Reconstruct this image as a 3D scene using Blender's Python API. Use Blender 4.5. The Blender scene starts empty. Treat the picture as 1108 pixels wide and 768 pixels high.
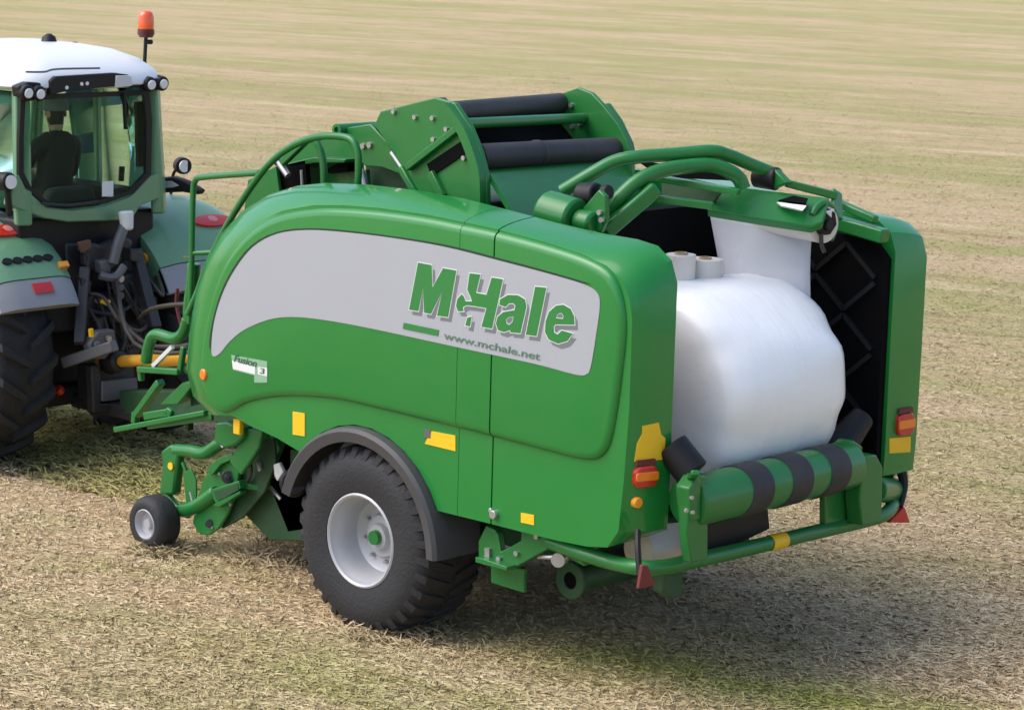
import bpy, bmesh, math, random
import numpy as np
from mathutils import Vector, Matrix

random.seed(7)
S = bpy.context.scene
COL = S.collection
PI = math.pi
V = Vector

# ------------------------------------------------------------------ camera, world, sun, exposure
CAM_POS = V((11.769, -11.200, 4.749))
YAW, PITCH, ROLL = 0.7510, 0.1765, 0.0280
fwd = V((-math.sin(YAW)*math.cos(PITCH), math.cos(YAW)*math.cos(PITCH), -math.sin(PITCH)))
rgt = V((math.cos(YAW), math.sin(YAW), 0))
upv = rgt.cross(fwd)
r2 = rgt*math.cos(ROLL) + upv*math.sin(ROLL)
u2 = -rgt*math.sin(ROLL) + upv*math.cos(ROLL)
cam_data = bpy.data.cameras.new('camera')
cam = bpy.data.objects.new('camera', cam_data)
COL.objects.link(cam)
M3 = Matrix((r2, u2, -fwd)).transposed()
cam.matrix_world = Matrix.Translation(CAM_POS) @ M3.to_4x4()
cam_data.sensor_width = 36.0
cam_data.lens = 91.07
cam_data.clip_start = 0.5
cam_data.clip_end = 8000
cam_data.dof.use_dof = True
cam_data.dof.focus_distance = 16.0
cam_data.dof.aperture_fstop = 8.0
S.camera = cam

SUN_EL = math.radians(52)
SUN_AZ = math.atan2(-0.62, -0.75)          # direction towards the sun: (sin, cos) in x, y
w = bpy.data.worlds.new('World')
S.world = w
w.use_nodes = True
nt = w.node_tree
bg = nt.nodes['Background']
sky = nt.nodes.new('ShaderNodeTexSky')
sky.sky_type = 'NISHITA'
sky.sun_disc = False
sky.sun_elevation = SUN_EL
sky.sun_rotation = SUN_AZ
sky.air_density = 1.0
sky.dust_density = 3.0
sky.ozone_density = 1.0
nt.links.new(sky.outputs['Color'], bg.inputs['Color'])
bg.inputs['Strength'].default_value = 0.15
sl = bpy.data.lights.new('sun', 'SUN')
sl.energy = 1.1
sl.angle = math.radians(60)
sl.color = (1.0, 0.97, 0.92)
sun = bpy.data.objects.new('sun', sl)
COL.objects.link(sun)
sdir = V((math.sin(SUN_AZ)*math.cos(SUN_EL), math.cos(SUN_AZ)*math.cos(SUN_EL), math.sin(SUN_EL)))
sun.rotation_euler = sdir.to_track_quat('Z', 'Y').to_euler()
sun.location = (-8, -12, 20)
S.view_settings.view_transform = 'Standard'
S.view_settings.look = 'None'
S.view_settings.gamma = 1.0
S.view_settings.use_curve_mapping = False
S.view_settings.exposure = 0.78
S.render.engine = 'CYCLES'
S.cycles.max_bounces = 8
S.cycles.transparent_max_bounces = 12
S.cycles.use_denoising = True

# ------------------------------------------------------------------ materials
def newmat(name):
    m = bpy.data.materials.new(name)
    m.use_nodes = True
    return m, m.node_tree.nodes, m.node_tree.links, m.node_tree.nodes['Principled BSDF']

def paint(name, col, rough=0.4, coat=0.0, metal=0.0, dust=0.0, dustcol=(0.30, 0.25, 0.17), var=0.06, scale=3.0, bump=0.0, bscale=60, spec=0.5):
    m, N, L, b = newmat(name)
    tc = N.new('ShaderNodeNewGeometry')
    nz = N.new('ShaderNodeTexNoise')
    nz.inputs['Scale'].default_value = scale
    nz.inputs['Detail'].default_value = 6
    nz.inputs['Roughness'].default_value = 0.65
    L.new(tc.outputs['Position'], nz.inputs['Vector'])
    mx = N.new('ShaderNodeMix'); mx.data_type = 'RGBA'
    mx.inputs[6].default_value = (*[max(0, c*(1-var)) for c in col], 1)
    mx.inputs[7].default_value = (*[c*(1+var) for c in col], 1)
    L.new(nz.outputs['Fac'], mx.inputs[0])
    out = mx.outputs[2]
    if dust > 0:
        n2 = N.new('ShaderNodeTexNoise')
        n2.inputs['Scale'].default_value = 1.7
        n2.inputs['Detail'].default_value = 8
        n2.inputs['Roughness'].default_value = 0.75
        L.new(tc.outputs['Position'], n2.inputs['Vector'])
        rp = N.new('ShaderNodeMapRange')
        rp.inputs[1].default_value = 0.38; rp.inputs[2].default_value = 0.75
        rp.inputs[3].default_value = 0.0; rp.inputs[4].default_value = dust
        L.new(n2.outputs['Fac'], rp.inputs[0])
        m2 = N.new('ShaderNodeMix'); m2.data_type = 'RGBA'
        L.new(rp.outputs[0], m2.inputs[0])
        L.new(out, m2.inputs[6])
        m2.inputs[7].default_value = (*dustcol, 1)
        out = m2.outputs[2]
    L.new(out, b.inputs['Base Color'])
    b.inputs['Roughness'].default_value = rough
    rr = N.new('ShaderNodeMapRange')
    rr.inputs[3].default_value = max(0.02, rough-0.07); rr.inputs[4].default_value = min(1, rough+0.1)
    L.new(nz.outputs['Fac'], rr.inputs[0])
    L.new(rr.outputs[0], b.inputs['Roughness'])
    b.inputs['Metallic'].default_value = metal
    b.inputs['Coat Weight'].default_value = coat
    b.inputs['Coat Roughness'].default_value = 0.13
    b.inputs['Specular IOR Level'].default_value = spec
    if bump > 0:
        n3 = N.new('ShaderNodeTexNoise')
        n3.inputs['Scale'].default_value = bscale
        n3.inputs['Detail'].default_value = 3
        L.new(tc.outputs['Position'], n3.inputs['Vector'])
        bp = N.new('ShaderNodeBump')
        bp.inputs['Strength'].default_value = bump
        bp.inputs['Distance'].default_value = 0.02
        L.new(n3.outputs['Fac'], bp.inputs['Height'])
        L.new(bp.outputs['Normal'], b.inputs['Normal'])
    return m

GREEN = paint('green_panel_paint', (0.006, 0.200, 0.030), 0.45, 0.8, dust=0.09, dustcol=(0.12, 0.24, 0.09), spec=0.25)
GREEN_M = paint('green_metal_paint', (0.005, 0.160, 0.028), 0.42, 0.4, dust=0.09, spec=0.35)
GREEN_D = paint('dark_green_chassis_and_shade', (0.006, 0.060, 0.020), 0.6, 0.0, dust=0.14)  # chassis paint, also darkens parts to stand for shade under the body
SILVER = paint('silver_decal', (0.37, 0.39, 0.44), 0.38, 0.25, metal=0.0, var=0.02, dust=0.03)
LETTER = paint('green_lettering', (0.022, 0.20, 0.040), 0.45, var=0.02)
LSHADE = paint('grey_lettering_edge', (0.16, 0.17, 0.20), 0.5, var=0.02)
LWHITE = paint('white_sticker', (0.72, 0.74, 0.74), 0.45, var=0.02)
DARKLINE = paint('dark_rubber_seam', (0.012, 0.03, 0.016), 0.6)
BLACK = paint('black_plastic', (0.010, 0.010, 0.012), 0.5, dust=0.08, dustcol=(0.08, 0.07, 0.06), spec=0.3)
BLACK_I = paint('black_liner_gap_shade', (0.0035, 0.0035, 0.004), 0.8, dust=0.0, spec=0.08)  # black liner, also stands for the shade in gaps and openings
RUBBER = paint('tyre_rubber', (0.016, 0.017, 0.022), 0.66, dust=0.16, dustcol=(0.070, 0.064, 0.058), bump=0.25, bscale=45)
ROLLER = paint('black_rubber_roller', (0.022, 0.022, 0.026), 0.6, dust=0.35, dustcol=(0.10, 0.085, 0.08))
RIM = paint('silver_rim_paint', (0.42, 0.43, 0.46), 0.36, 0.1, metal=0.15, dust=0.12)
STEEL = paint('bare_steel', (0.45, 0.46, 0.47), 0.35, metal=0.7, dust=0.25)
DSTEEL = paint('dark_greasy_steel', (0.028, 0.029, 0.034), 0.5, metal=0.2, dust=0.35, dustcol=(0.10, 0.085, 0.07))
GSTEEL = paint('grey_cast_iron', (0.12, 0.125, 0.14), 0.5, metal=0.2, dust=0.4, dustcol=(0.16, 0.13, 0.10))
FENDER = paint('grey_black_fender_plastic', (0.050, 0.051, 0.058), 0.55, dust=0.25, dustcol=(0.13, 0.12, 0.11))
YELLOW = paint('yellow_sticker', (0.86, 0.52, 0.008), 0.5, var=0.05, dust=0.05)
PTOYEL = paint('yellow_shaft_guard', (0.78, 0.38, 0.015), 0.45, dust=0.30)
RED = paint('red_lens', (0.50, 0.018, 0.010), 0.22, 0.6)
ORANGE = paint('orange_lens', (0.85, 0.20, 0.012), 0.22, 0.6)
AMBER = paint('amber_lens', (0.85, 0.33, 0.02), 0.22, 0.6)
BEACON = paint('orange_beacon_dome', (0.90, 0.10, 0.015), 0.18, 0.8)
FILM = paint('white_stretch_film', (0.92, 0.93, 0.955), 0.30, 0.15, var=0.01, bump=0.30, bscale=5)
FILMSHEET = paint('shaded_thin_film', (0.46, 0.49, 0.56), 0.28, 0.15, var=0.01, bump=0.30, bscale=5)  # thin film; beam shade and the dark behind are put into its grey
FILMROLL = paint('white_film_roll', (0.66, 0.63, 0.59), 0.42, var=0.04)
CARD = paint('brown_cardboard_core', (0.42, 0.29, 0.19), 0.8)
TGREEN = paint('tractor_green_paint', (0.130, 0.290, 0.160), 0.38, 0.35, dust=0.08)
TGREY = paint('tractor_grey_plastic', (0.25, 0.26, 0.29), 0.5, dust=0.15)
WHITE = paint('white_roof_plastic', (0.80, 0.82, 0.85), 0.35, 0.2, var=0.02)
LAMP = paint('lamp_glass', (0.75, 0.78, 0.82), 0.12, 0.8)
HAIR = paint('dark_hair', (0.02, 0.017, 0.015), 0.7)
CLOTH = paint('dark_cloth', (0.010, 0.014, 0.016), 0.85, bump=0.3, bscale=80)
CAPC = paint('grey_blue_cap', (0.14, 0.17, 0.21), 0.8)
SKIN = paint('skin', (0.45, 0.25, 0.17), 0.5)
SEATM = paint('dark_seat_fabric', (0.03, 0.032, 0.036), 0.8)
CLOUDW = paint('pale_plastic', (0.62, 0.63, 0.64), 0.45)
HOSE = paint('black_hose', (0.018, 0.018, 0.020), 0.45, dust=0.2)
REDHOSE = paint('red_hose', (0.12, 0.015, 0.015), 0.5)

def film_bands(m):
    N, L = m.node_tree.nodes, m.node_tree.links
    b = N['Principled BSDF']
    old = b.inputs['Normal'].links[0].from_node
    geo = N.new('ShaderNodeNewGeometry')
    mp = N.new('ShaderNodeMapping'); mp.inputs['Rotation'].default_value = (0.35, 0.0, 0.12); mp.inputs['Scale'].default_value = (0.8, 7.0, 0.8)
    L.new(geo.outputs['Position'], mp.inputs['Vector'])
    nz = N.new('ShaderNodeTexNoise'); nz.inputs['Scale'].default_value = 1.6; nz.inputs['Detail'].default_value = 5; nz.inputs['Roughness'].default_value = 0.62
    L.new(mp.outputs[0], nz.inputs['Vector'])
    bp = N.new('ShaderNodeBump'); bp.inputs['Strength'].default_value = 0.40; bp.inputs['Distance'].default_value = 0.02
    L.new(nz.outputs['Fac'], bp.inputs['Height']); L.new(old.outputs['Normal'], bp.inputs['Normal'])
    L.new(bp.outputs['Normal'], b.inputs['Normal'])
film_bands(FILM); film_bands(FILMSHEET)
fb_ = FILM.node_tree.nodes['Principled BSDF']
fb_.inputs['Subsurface Weight'].default_value = 0.35
fb_.inputs['Subsurface Radius'].default_value = (0.10, 0.10, 0.11)
fb_.inputs['Subsurface Scale'].default_value = 1.0
def glass_mat():
    m, N, L, b = newmat('tinted_cab_glass')
    N.remove(b)
    tr = N.new('ShaderNodeBsdfTransparent'); tr.inputs[0].default_value = (0.82, 0.93, 0.87, 1)
    gl = N.new('ShaderNodeBsdfGlossy'); gl.inputs['Roughness'].default_value = 0.03
    gl.inputs['Color'].default_value = (0.9, 0.95, 1, 1)
    fr = N.new('ShaderNodeFresnel'); fr.inputs[0].default_value = 1.16
    mx = N.new('ShaderNodeMixShader')
    L.new(fr.outputs[0], mx.inputs[0]); L.new(tr.outputs[0], mx.inputs[1]); L.new(gl.outputs[0], mx.inputs[2])
    L.new(mx.outputs[0], N['Material Output'].inputs['Surface'])
    return m
GLASS = glass_mat()

# ------------------------------------------------------------------ mesh helpers
WO = {}
def link(o, parent, world):
    COL.objects.link(o)
    if parent is not None:
        o.parent = parent
        o.location = world - WO[parent]
    else:
        o.location = world
    WO[o] = world.copy()

def thing(name, loc, label, cat, group=None):
    o = bpy.data.objects.new(name, None)
    o.empty_display_size = 0.3
    link(o, None, V(loc))
    o['label'] = label; o['category'] = cat
    if group: o['group'] = group
    return o

def tag(o, label, cat, group=None):
    o['label'] = label; o['category'] = cat
    if group: o['group'] = group
    return o

def obj(name, bm, mat, parent=None, sm=38, bev=0.0, seg=2, label=None, recalc=True, base=False):
    if recalc:
        bmesh.ops.recalc_face_normals(bm, faces=bm.faces[:])
    xs = [v.co for v in bm.verts]
    lo = V([min(c[i] for c in xs) for i in range(3)]); hi = V([max(c[i] for c in xs) for i in range(3)])
    c = (lo+hi)/2
    if base: c.z = lo.z
    for v in bm.verts: v.co -= c
    me = bpy.data.meshes.new(name)
    bm.to_mesh(me); bm.free()
    me.materials.append(mat)
    me.polygons.foreach_set('use_smooth', [True]*len(me.polygons))
    me.set_sharp_from_angle(angle=math.radians(sm))
    o = bpy.data.objects.new(name, me)
    link(o, parent, c)
    if bev > 0:
        md = o.modifiers.new('bevel', 'BEVEL')
        md.width = bev; md.segments = seg; md.limit_method = 'ANGLE'; md.angle_limit = math.radians(35)
        md.use_clamp_overlap = True
        md.harden_normals = False
    if label: o['label'] = label
    return o

def B(): return bmesh.new()

def smooth(pts, n=6):
    P = [V(p) for p in pts]
    out = []
    for i in range(len(P)-1):
        p0 = P[max(i-1, 0)]; p1 = P[i]; p2 = P[i+1]; p3 = P[min(i+2, len(P)-1)]
        for k in range(n):
            t = k/n
            out.append(0.5*((2*p1)+(p2-p0)*t+(2*p0-5*p1+4*p2-p3)*t*t+(3*p1-p0-3*p2+p3)*t**3))
    out.append(P[-1])
    return out

def tube(bm, pts, r, n=10, sm=True, k=6, sq=False):
    P = smooth(pts, k) if (sm and len(pts) > 2) else [V(p) for p in pts]
    rr = r if callable(r) else (lambda t: r)
    rings = []
    T = (P[1]-P[0]).normalized()
    a = V((0, 0, 1)) if abs(T.z) < 0.9 else V((1, 0, 0))
    U = (a - T*a.dot(T)).normalized()
    for i, p in enumerate(P):
        if i == 0: T = (P[1]-P[0]).normalized()
        elif i == len(P)-1: T = (P[-1]-P[-2]).normalized()
        else: T = ((P[i+1]-p).normalized()+(p-P[i-1]).normalized()).normalized()
        U = (U - T*U.dot(T)).normalized()
        W = T.cross(U)
        R = rr(i/(len(P)-1))
        ang0 = PI/4 if sq else 0
        rings.append([bm.verts.new(p + (U*math.cos(ang0+2*PI*j/n) + W*math.sin(ang0+2*PI*j/n))*R) for j in range(n)])
    for a, b in zip(rings, rings[1:]):
        for j in range(n):
            bm.faces.new((a[j], a[(j+1) % n], b[(j+1) % n], b[j]))
    bm.faces.new(rings[0][::-1]); bm.faces.new(rings[-1])
    return bm

def lathe(bm, prof, org, axis, seg=48, close=True):
    """prof: list of (radius, t along axis); a closed ring section if close"""
    A = V(axis).normalized()
    a = V((0, 0, 1)) if abs(A.z) < 0.9 else V((1, 0, 0))
    U = (a-A*a.dot(A)).normalized(); W = A.cross(U)
    O = V(org)
    rings = []
    for r, t in prof:
        if r < 1e-5:
            rings.append([bm.verts.new(O+A*t)])
        else:
            rings.append([bm.verts.new(O+A*t+(U*math.cos(2*PI*j/seg)+W*math.sin(2*PI*j/seg))*r) for j in range(seg)])
    pairs = list(zip(rings, rings[1:]))
    if close: pairs.append((rings[-1], rings[0]))
    for p, q in pairs:
        if len(p) == 1 and len(q) == 1: continue
        for j in range(seg):
            k = (j+1) % seg
            if len(p) == 1: bm.faces.new((p[0], q[k], q[j]))
            elif len(q) == 1: bm.faces.new((p[j], p[k], q[0]))
            else: bm.faces.new((p[j], p[k], q[k], q[j]))
    return bm

def cyl(bm, p, q, r, seg=20, r1=None):
    p = V(p); q = V(q); L = (q-p).length
    r1 = r if r1 is None else r1
    return lathe(bm, [(0, 0), (r, 0), (r1, L), (0, L)], p, q-p, seg, close=False)

def prism(bm, pts, vec):
    a = [bm.verts.new(V(p)) for p in pts]
    b = [bm.verts.new(V(p)+V(vec)) for p in pts]
    bm.faces.new(a); bm.faces.new(b[::-1])
    n = len(a)
    for i in range(n):
        bm.faces.new((a[i], b[i], b[(i+1) % n], a[(i+1) % n]))
    return bm

def prism_y(bm, xz, y0, y1):
    return prism(bm, [(x, y0, z) for x, z in xz], (0, y1-y0, 0))

def prism_x(bm, yz, x0, x1):
    return prism(bm, [(x0, y, z) for y, z in yz], (x1-x0, 0, 0))

def box(bm, lo, hi):
    x0, y0, z0 = lo; x1, y1, z1 = hi
    return prism(bm, [(x0, y0, z0), (x1, y0, z0), (x1, y1, z0), (x0, y1, z0)], (0, 0, z1-z0))

def beam(bm, p, q, wd, ht, up=(0, 0, 1)):
    p = V(p); q = V(q)
    T = (q-p).normalized(); u = V(up)
    U = (u-T*u.dot(T)).normalized(); W = T.cross(U)
    c = [p+W*(sx*wd/2)+U*(sz*ht/2) for sx, sz in ((-1, -1), (1, -1), (1, 1), (-1, 1))]
    return prism(bm, c, q-p)

def rrect(u0, u1, v0, v1, r, n=4):
    out = []
    for cx, cy, a0 in ((u1-r, v1-r, 0), (u0+r, v1-r, PI/2), (u0+r, v0+r, PI), (u1-r, v0+r, 1.5*PI)):
        for k in range(n+1):
            a = a0+PI/2*k/n
            out.append((cx+r*math.cos(a), cy+r*math.sin(a)))
    return out

def spline_closed2(pts, n=4):
    P = [V((p[0], p[1])) for p in pts]; m = len(P); out = []
    for i in range(m):
        p0, p1, p2, p3 = P[i-1], P[i], P[(i+1) % m], P[(i+2) % m]
        for k in range(n):
            t = k/n
            q = 0.5*((2*p1)+(p2-p0)*t+(2*p0-5*p1+4*p2-p3)*t*t+(3*p1-p0-3*p2+p3)*t**3)
            out.append((q.x, q.y))
    return out

def add_bolts(parent, pts, nrm, r=0.013, h=0.012, mat=None, name='bolt'):
    for p in pts:
        obj(name, cyl(B(), V(p)-V(nrm).normalized()*0.004, V(p)+V(nrm).normalized()*h, r, 6), mat or STEEL, parent)

def bolts(bm, pts, nrm, r=0.014, h=0.012):
    for p in pts:
        cyl(bm, V(p), V(p)+V(nrm).normalized()*h, r, 6)
    return bm

# ------------------------------------------------------------------ the field
def field_group():
    g = bpy.data.node_groups.new('field_colour', 'ShaderNodeTree')
    g.interface.new_socket('Random', in_out='INPUT', socket_type='NodeSocketFloat')
    g.interface.new_socket('Color', in_out='OUTPUT', socket_type='NodeSocketColor')
    N, L = g.nodes, g.links
    gi = N.new('NodeGroupInput'); go = N.new('NodeGroupOutput')
    geo = N.new('ShaderNodeNewGeometry')
    mp = N.new('ShaderNodeMapping')
    mp.vector_type = 'POINT'
    mp.inputs['Rotation'].default_value = (0, 0, math.radians(-14))
    L.new(geo.outputs['Position'], mp.inputs['Vector'])
    def noise(scale, sx, sy, detail=4, rough=0.6):
        m2 = N.new('ShaderNodeMapping'); m2.inputs['Scale'].default_value = (sx, sy, 0.0)
        L.new(mp.outputs[0], m2.inputs['Vector'])
        nz = N.new('ShaderNodeTexNoise'); nz.inputs['Scale'].default_value = scale
        nz.inputs['Detail'].default_value = detail; nz.inputs['Roughness'].default_value = rough
        L.new(m2.outputs[0], nz.inputs['Vector'])
        return nz.outputs['Fac']
    def rng(f, a, b, c=0.0, d=1.0):
        r = N.new('ShaderNodeMapRange')
        for i, v in enumerate((a, b, c, d)): r.inputs[i+1].default_value = v
        L.new(f, r.inputs[0]); return r.outputs[0]
    def mix(fac, a, b):
        m = N.new('ShaderNodeMix'); m.data_type = 'RGBA'
        for sock, v in ((m.inputs[6], a), (m.inputs[7], b)):
            if isinstance(v, tuple): sock.default_value = (*v, 1)
            else: L.new(v, sock)
        L.new(fac, m.inputs[0]); return m.outputs[2]
    def math_(op, a, b=None, cl=False):
        m = N.new('ShaderNodeMath'); m.operation = op; m.use_clamp = cl
        for k, v in enumerate((a, b)):
            if v is None: continue
            if isinstance(v, (int, float)): m.inputs[k].default_value = v
            else: L.new(v, m.inputs[k])
        return m.outputs[0]
    sx = N.new('ShaderNodeSeparateXYZ'); L.new(geo.outputs['Position'], sx.inputs[0])
    X, Y = sx.outputs[0], sx.outputs[1]
    stripe = noise(1.0, 0.055, 0.22, 7, 0.74)      # mower swaths, long along the driving direction
    broad = noise(1.0, 0.045, 0.11, 6, 0.7)
    fine = noise(1.0, 1.0, 3.6, 5, 0.7)
    patch = noise(0.45, 1, 1.3, 5, 0.65)
    grain = noise(9.0, 1, 1, 4, 0.7)
    clump = noise(2.2, 0.5, 1.2, 6, 0.78)
    far = rng(math_('SUBTRACT', Y, X), 2.0, 16.0)   # the ground beyond the machine is greener and paler
    straw = mix(rng(grain, 0.3, 0.7), STRAW_A, STRAW_B)
    straw = mix(gi.outputs['Random'], straw, STRAW_C)
    straw = mix(rng(clump, 0.50, 0.64, 0.0, 0.55), straw, STRAW_C)
    straw = mix(rng(clump, 0.34, 0.46, 0.55, 0.0), straw, STRAW_D)
    straw = mix(math_('MULTIPLY', far, 0.55), straw, STRAW_F)
    bias = math_('ADD', stripe, math_('MULTIPLY_ADD', far, 0.075)) if False else math_('ADD', stripe, math_('MULTIPLY', far, 0.055))
    c = mix(rng(bias, 0.50, 0.63, 0.0, 0.75), straw, GRASS_A)
    c = mix(math_('MULTIPLY', rng(broad, 0.47, 0.60, 0.0, 0.62), far), c, GRASS_A)
    c = mix(rng(patch, 0.53, 0.68, 0.0, 0.55), c, GRASS_B)
    # greener track left behind the baler's near wheel
    off = math_('ABSOLUTE', math_('SUBTRACT', math_('SUBTRACT', Y, math_('MULTIPLY', X, 0.22)), 0.48))
    band = math_('MULTIPLY', rng(off, 0.05, 0.75, 1.0, 0.0), rng(X, 0.2, 1.4))
    c = mix(math_('MULTIPLY', band, rng(clump, 0.30, 0.55, 0.25, 0.95)), c, GRASS_C)
    c = mix(rng(fine, 0.55, 0.70, 0.0, 0.55), c, SOIL)
    c = mix(rng(noise(1.0, 0.16, 1.4, 5, 0.7), 0.57, 0.68, 0.0, 0.50), c, SOIL)
    c = mix(rng(noise(1.0, 0.10, 0.9, 5, 0.68), 0.56, 0.66, 0.0, 0.50), c, STRAW_C)
    c = mix(math_('MULTIPLY', rng(noise(1.0, 0.45, 1.5, 4, 0.7), 0.58, 0.70, 0.0, 0.60), far), c, SOIL)
    c = mix(math_('MULTIPLY', rng(noise(1.0, 0.22, 0.8, 5, 0.72), 0.58, 0.68, 0.0, 0.5), far), c, STRAW_C)
    L.new(c, go.inputs['Color'])
    return g

STRAW_A = (0.498, 0.348, 0.187)
STRAW_B = (0.589, 0.431, 0.248)
STRAW_C = (0.663, 0.535, 0.348)
STRAW_D = (0.385, 0.262, 0.139)
STRAW_F = (0.50, 0.390, 0.240)
GRASS_A = (0.375, 0.350, 0.150)
GRASS_B = (0.342, 0.353, 0.118)
GRASS_C = (0.321, 0.337, 0.080)
SOIL = (0.300, 0.203, 0.112)
FG = field_group()

def ground_mat():
    m, N, L, b = newmat('mown_field_ground')
    gr = N.new('ShaderNodeGroup'); gr.node_tree = FG
    gr.inputs[0].default_value = 0.25
    L.new(gr.outputs[0], b.inputs['Base Color'])
    b.inputs['Roughness'].default_value = 0.95
    b.inputs['Specular IOR Level'].default_value = 0.1
    geo = N.new('ShaderNodeNewGeometry')
    nz = N.new('ShaderNodeTexNoise'); nz.inputs['Scale'].default_value = 7
    nz.inputs['Detail'].default_value = 8; nz.inputs['Roughness'].default_value = 0.75
    L.new(geo.outputs['Position'], nz.inputs['Vector'])
    bp = N.new('ShaderNodeBump'); bp.inputs['Strength'].default_value = 0.9; bp.inputs['Distance'].default_value = 0.08
    L.new(nz.outputs['Fac'], bp.inputs['Height'])
    L.new(bp.outputs[0], b.inputs['Normal'])
    return m

def blade_mat(name, tint=None, amt=0.0):
    m, N, L, b = newmat(name)
    at = N.new('ShaderNodeAttribute'); at.attribute_name = 'rnd'
    gr = N.new('ShaderNodeGroup'); gr.node_tree = FG
    L.new(at.outputs['Fac'], gr.inputs[0])
    out = gr.outputs[0]
    if tint:
        mx = N.new('ShaderNodeMix'); mx.data_type = 'RGBA'
        mx.inputs[0].default_value = amt
        L.new(out, mx.inputs[6]); mx.inputs[7].default_value = (*tint, 1)
        out = mx.outputs[2]
    # each stalk is a little lighter or darker than its neighbour
    mr = N.new('ShaderNodeMapRange'); mr.inputs[3].default_value = 0.86; mr.inputs[4].default_value = 1.14
    L.new(at.outputs['Fac'], mr.inputs[0])
    ml = N.new('ShaderNodeMix'); ml.data_type = 'RGBA'; ml.blend_type = 'MULTIPLY'; ml.inputs[0].default_value = 1.0
    cb = N.new('ShaderNodeCombineColor')
    for i in range(3): L.new(mr.outputs[0], cb.inputs[i])
    L.new(out, ml.inputs[6]); L.new(cb.outputs[0], ml.inputs[7])
    L.new(ml.outputs[2], b.inputs['Base Color'])
    # matted blades shade softly, as one layer
    geo = N.new('ShaderNodeNewGeometry')
    nm = N.new('ShaderNodeMix'); nm.data_type = 'VECTOR'; nm.inputs[0].default_value = 0.6
    L.new(geo.outputs['Normal'], nm.inputs[4]); nm.inputs[5].default_value = (0, 0, 1)
    vn = N.new('ShaderNodeVectorMath'); vn.operation = 'NORMALIZE'
    L.new(nm.outputs[1], vn.inputs[0]); L.new(vn.outputs[0], b.inputs['Normal'])
    b.inputs['Roughness'].default_value = 0.9
    b.inputs['Specular IOR Level'].default_value = 0.1
    return m

bm = B()
bmesh.ops.create_grid(bm, x_segments=60, y_segments=60, size=4000)
for v in bm.verts:
    v.co += V((-60, 120, 0))
ground = obj('field_ground', bm, ground_mat(), None)
ground['kind'] = 'structure'

rs = np.random.RandomState(3)
def blades(name, P, length, width, pitch_lo, pitch_hi, mat, lift=0.0, bend=0.5):
    """many bent stalks as one mesh: P (n,3) roots"""
    n = len(P)
    az = np.where(rs.uniform(0, 1, n) < 0.62, 0.20+rs.normal(0, 0.42, n)+PI*rs.randint(0, 2, n), rs.uniform(0, 2*PI, n)); pt = rs.uniform(pitch_lo, pitch_hi, n)
    ln = length*rs.uniform(0.5, 1.5, n); wd = width*rs.uniform(0.6, 1.4, n)
    d = np.stack([np.cos(az)*np.cos(pt), np.sin(az)*np.cos(pt), np.sin(pt)], 1)
    s = np.stack([-np.sin(az), np.cos(az), np.zeros(n)], 1)
    tw = rs.uniform(-0.8, 0.8, n)[:, None]
    nrm = np.cross(s, d)
    s = s*np.cos(tw)+nrm*np.sin(tw)
    mid = P+d*(ln*0.55)[:, None]
    pt2 = pt-bend*rs.uniform(0.1, 1.0, n)
    az2 = az+rs.uniform(-0.5, 0.5, n)
    d2 = np.stack([np.cos(az2)*np.cos(pt2), np.sin(az2)*np.cos(pt2), np.sin(pt2)], 1)
    tip = mid+d2*(ln*0.45)[:, None]
    tip[:, 2] = np.maximum(tip[:, 2], 0.006)
    hw = (wd/2)[:, None]
    co = np.stack([P-s*hw, P+s*hw, mid-s*hw, mid+s*hw, tip-s*hw*0.5, tip+s*hw*0.5], 1).reshape(-1, 3)
    me = bpy.data.meshes.new(name)
    me.vertices.add(n*6); me.vertices.foreach_set('co', co.astype(np.float32).ravel())
    base = (np.arange(n)*6)[:, None]
    idx = np.concatenate([base+np.array([[0, 1, 3, 2]]), base+np.array([[2, 3, 5, 4]])], 1).reshape(-1)
    me.loops.add(n*8); me.loops.foreach_set('vertex_index', idx.astype(np.int32))
    me.polygons.add(n*2)
    me.polygons.foreach_set('loop_start', (np.arange(n*2)*4).astype(np.int32))
    me.update(calc_edges=True)
    at = me.attributes.new('rnd', 'FLOAT', 'POINT')
    at.data.foreach_set('value', np.repeat(rs.uniform(0, 1, n), 6).astype(np.float32))
    me.materials.append(mat)
    o = bpy.data.objects.new(name, me)
    COL.objects.link(o)
    o['kind'] = 'stuff'
    return o

def scatter(n, d0, d1, half, power):
    """points on the ground around the machine, thinner with distance from the camera side"""
    u = rs.uniform(0, 1, n)
    a = 1-power
    d = (d0**a+u*(d1**a-d0**a))**(1/a)
    th = rs.uniform(-half, half, n)
    lat = d*np.tan(th)
    fx, fy = -math.sin(YAW), math.cos(YAW)
    x = CAM_POS.x+fx*d+math.cos(YAW)*lat
    y = CAM_POS.y+fy*d+math.sin(YAW)*lat
    return np.stack([x, y, np.full(n, 0.004)], 1)

STUB = blade_mat('dry_stubble')
P = scatter(440000, 10.0, 70, 0.40, 1.40)
o = blades('mown_grass_stalks', P, 0.046, 0.0095, 0.0, 0.35, STUB, bend=0.5)
o['label'] = 'short dry mown grass stalks covering the tan field'
P = scatter(100000, 10.0, 50, 0.40, 1.25)
o = blades('grass_stubble', P, 0.045, 0.006, 0.6, 1.3, blade_mat('upright_stubble', (0.30, 0.27, 0.11), 0.20), bend=0.9)
o['label'] = 'short upright grass stubble standing between the dry stalks'

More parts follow.
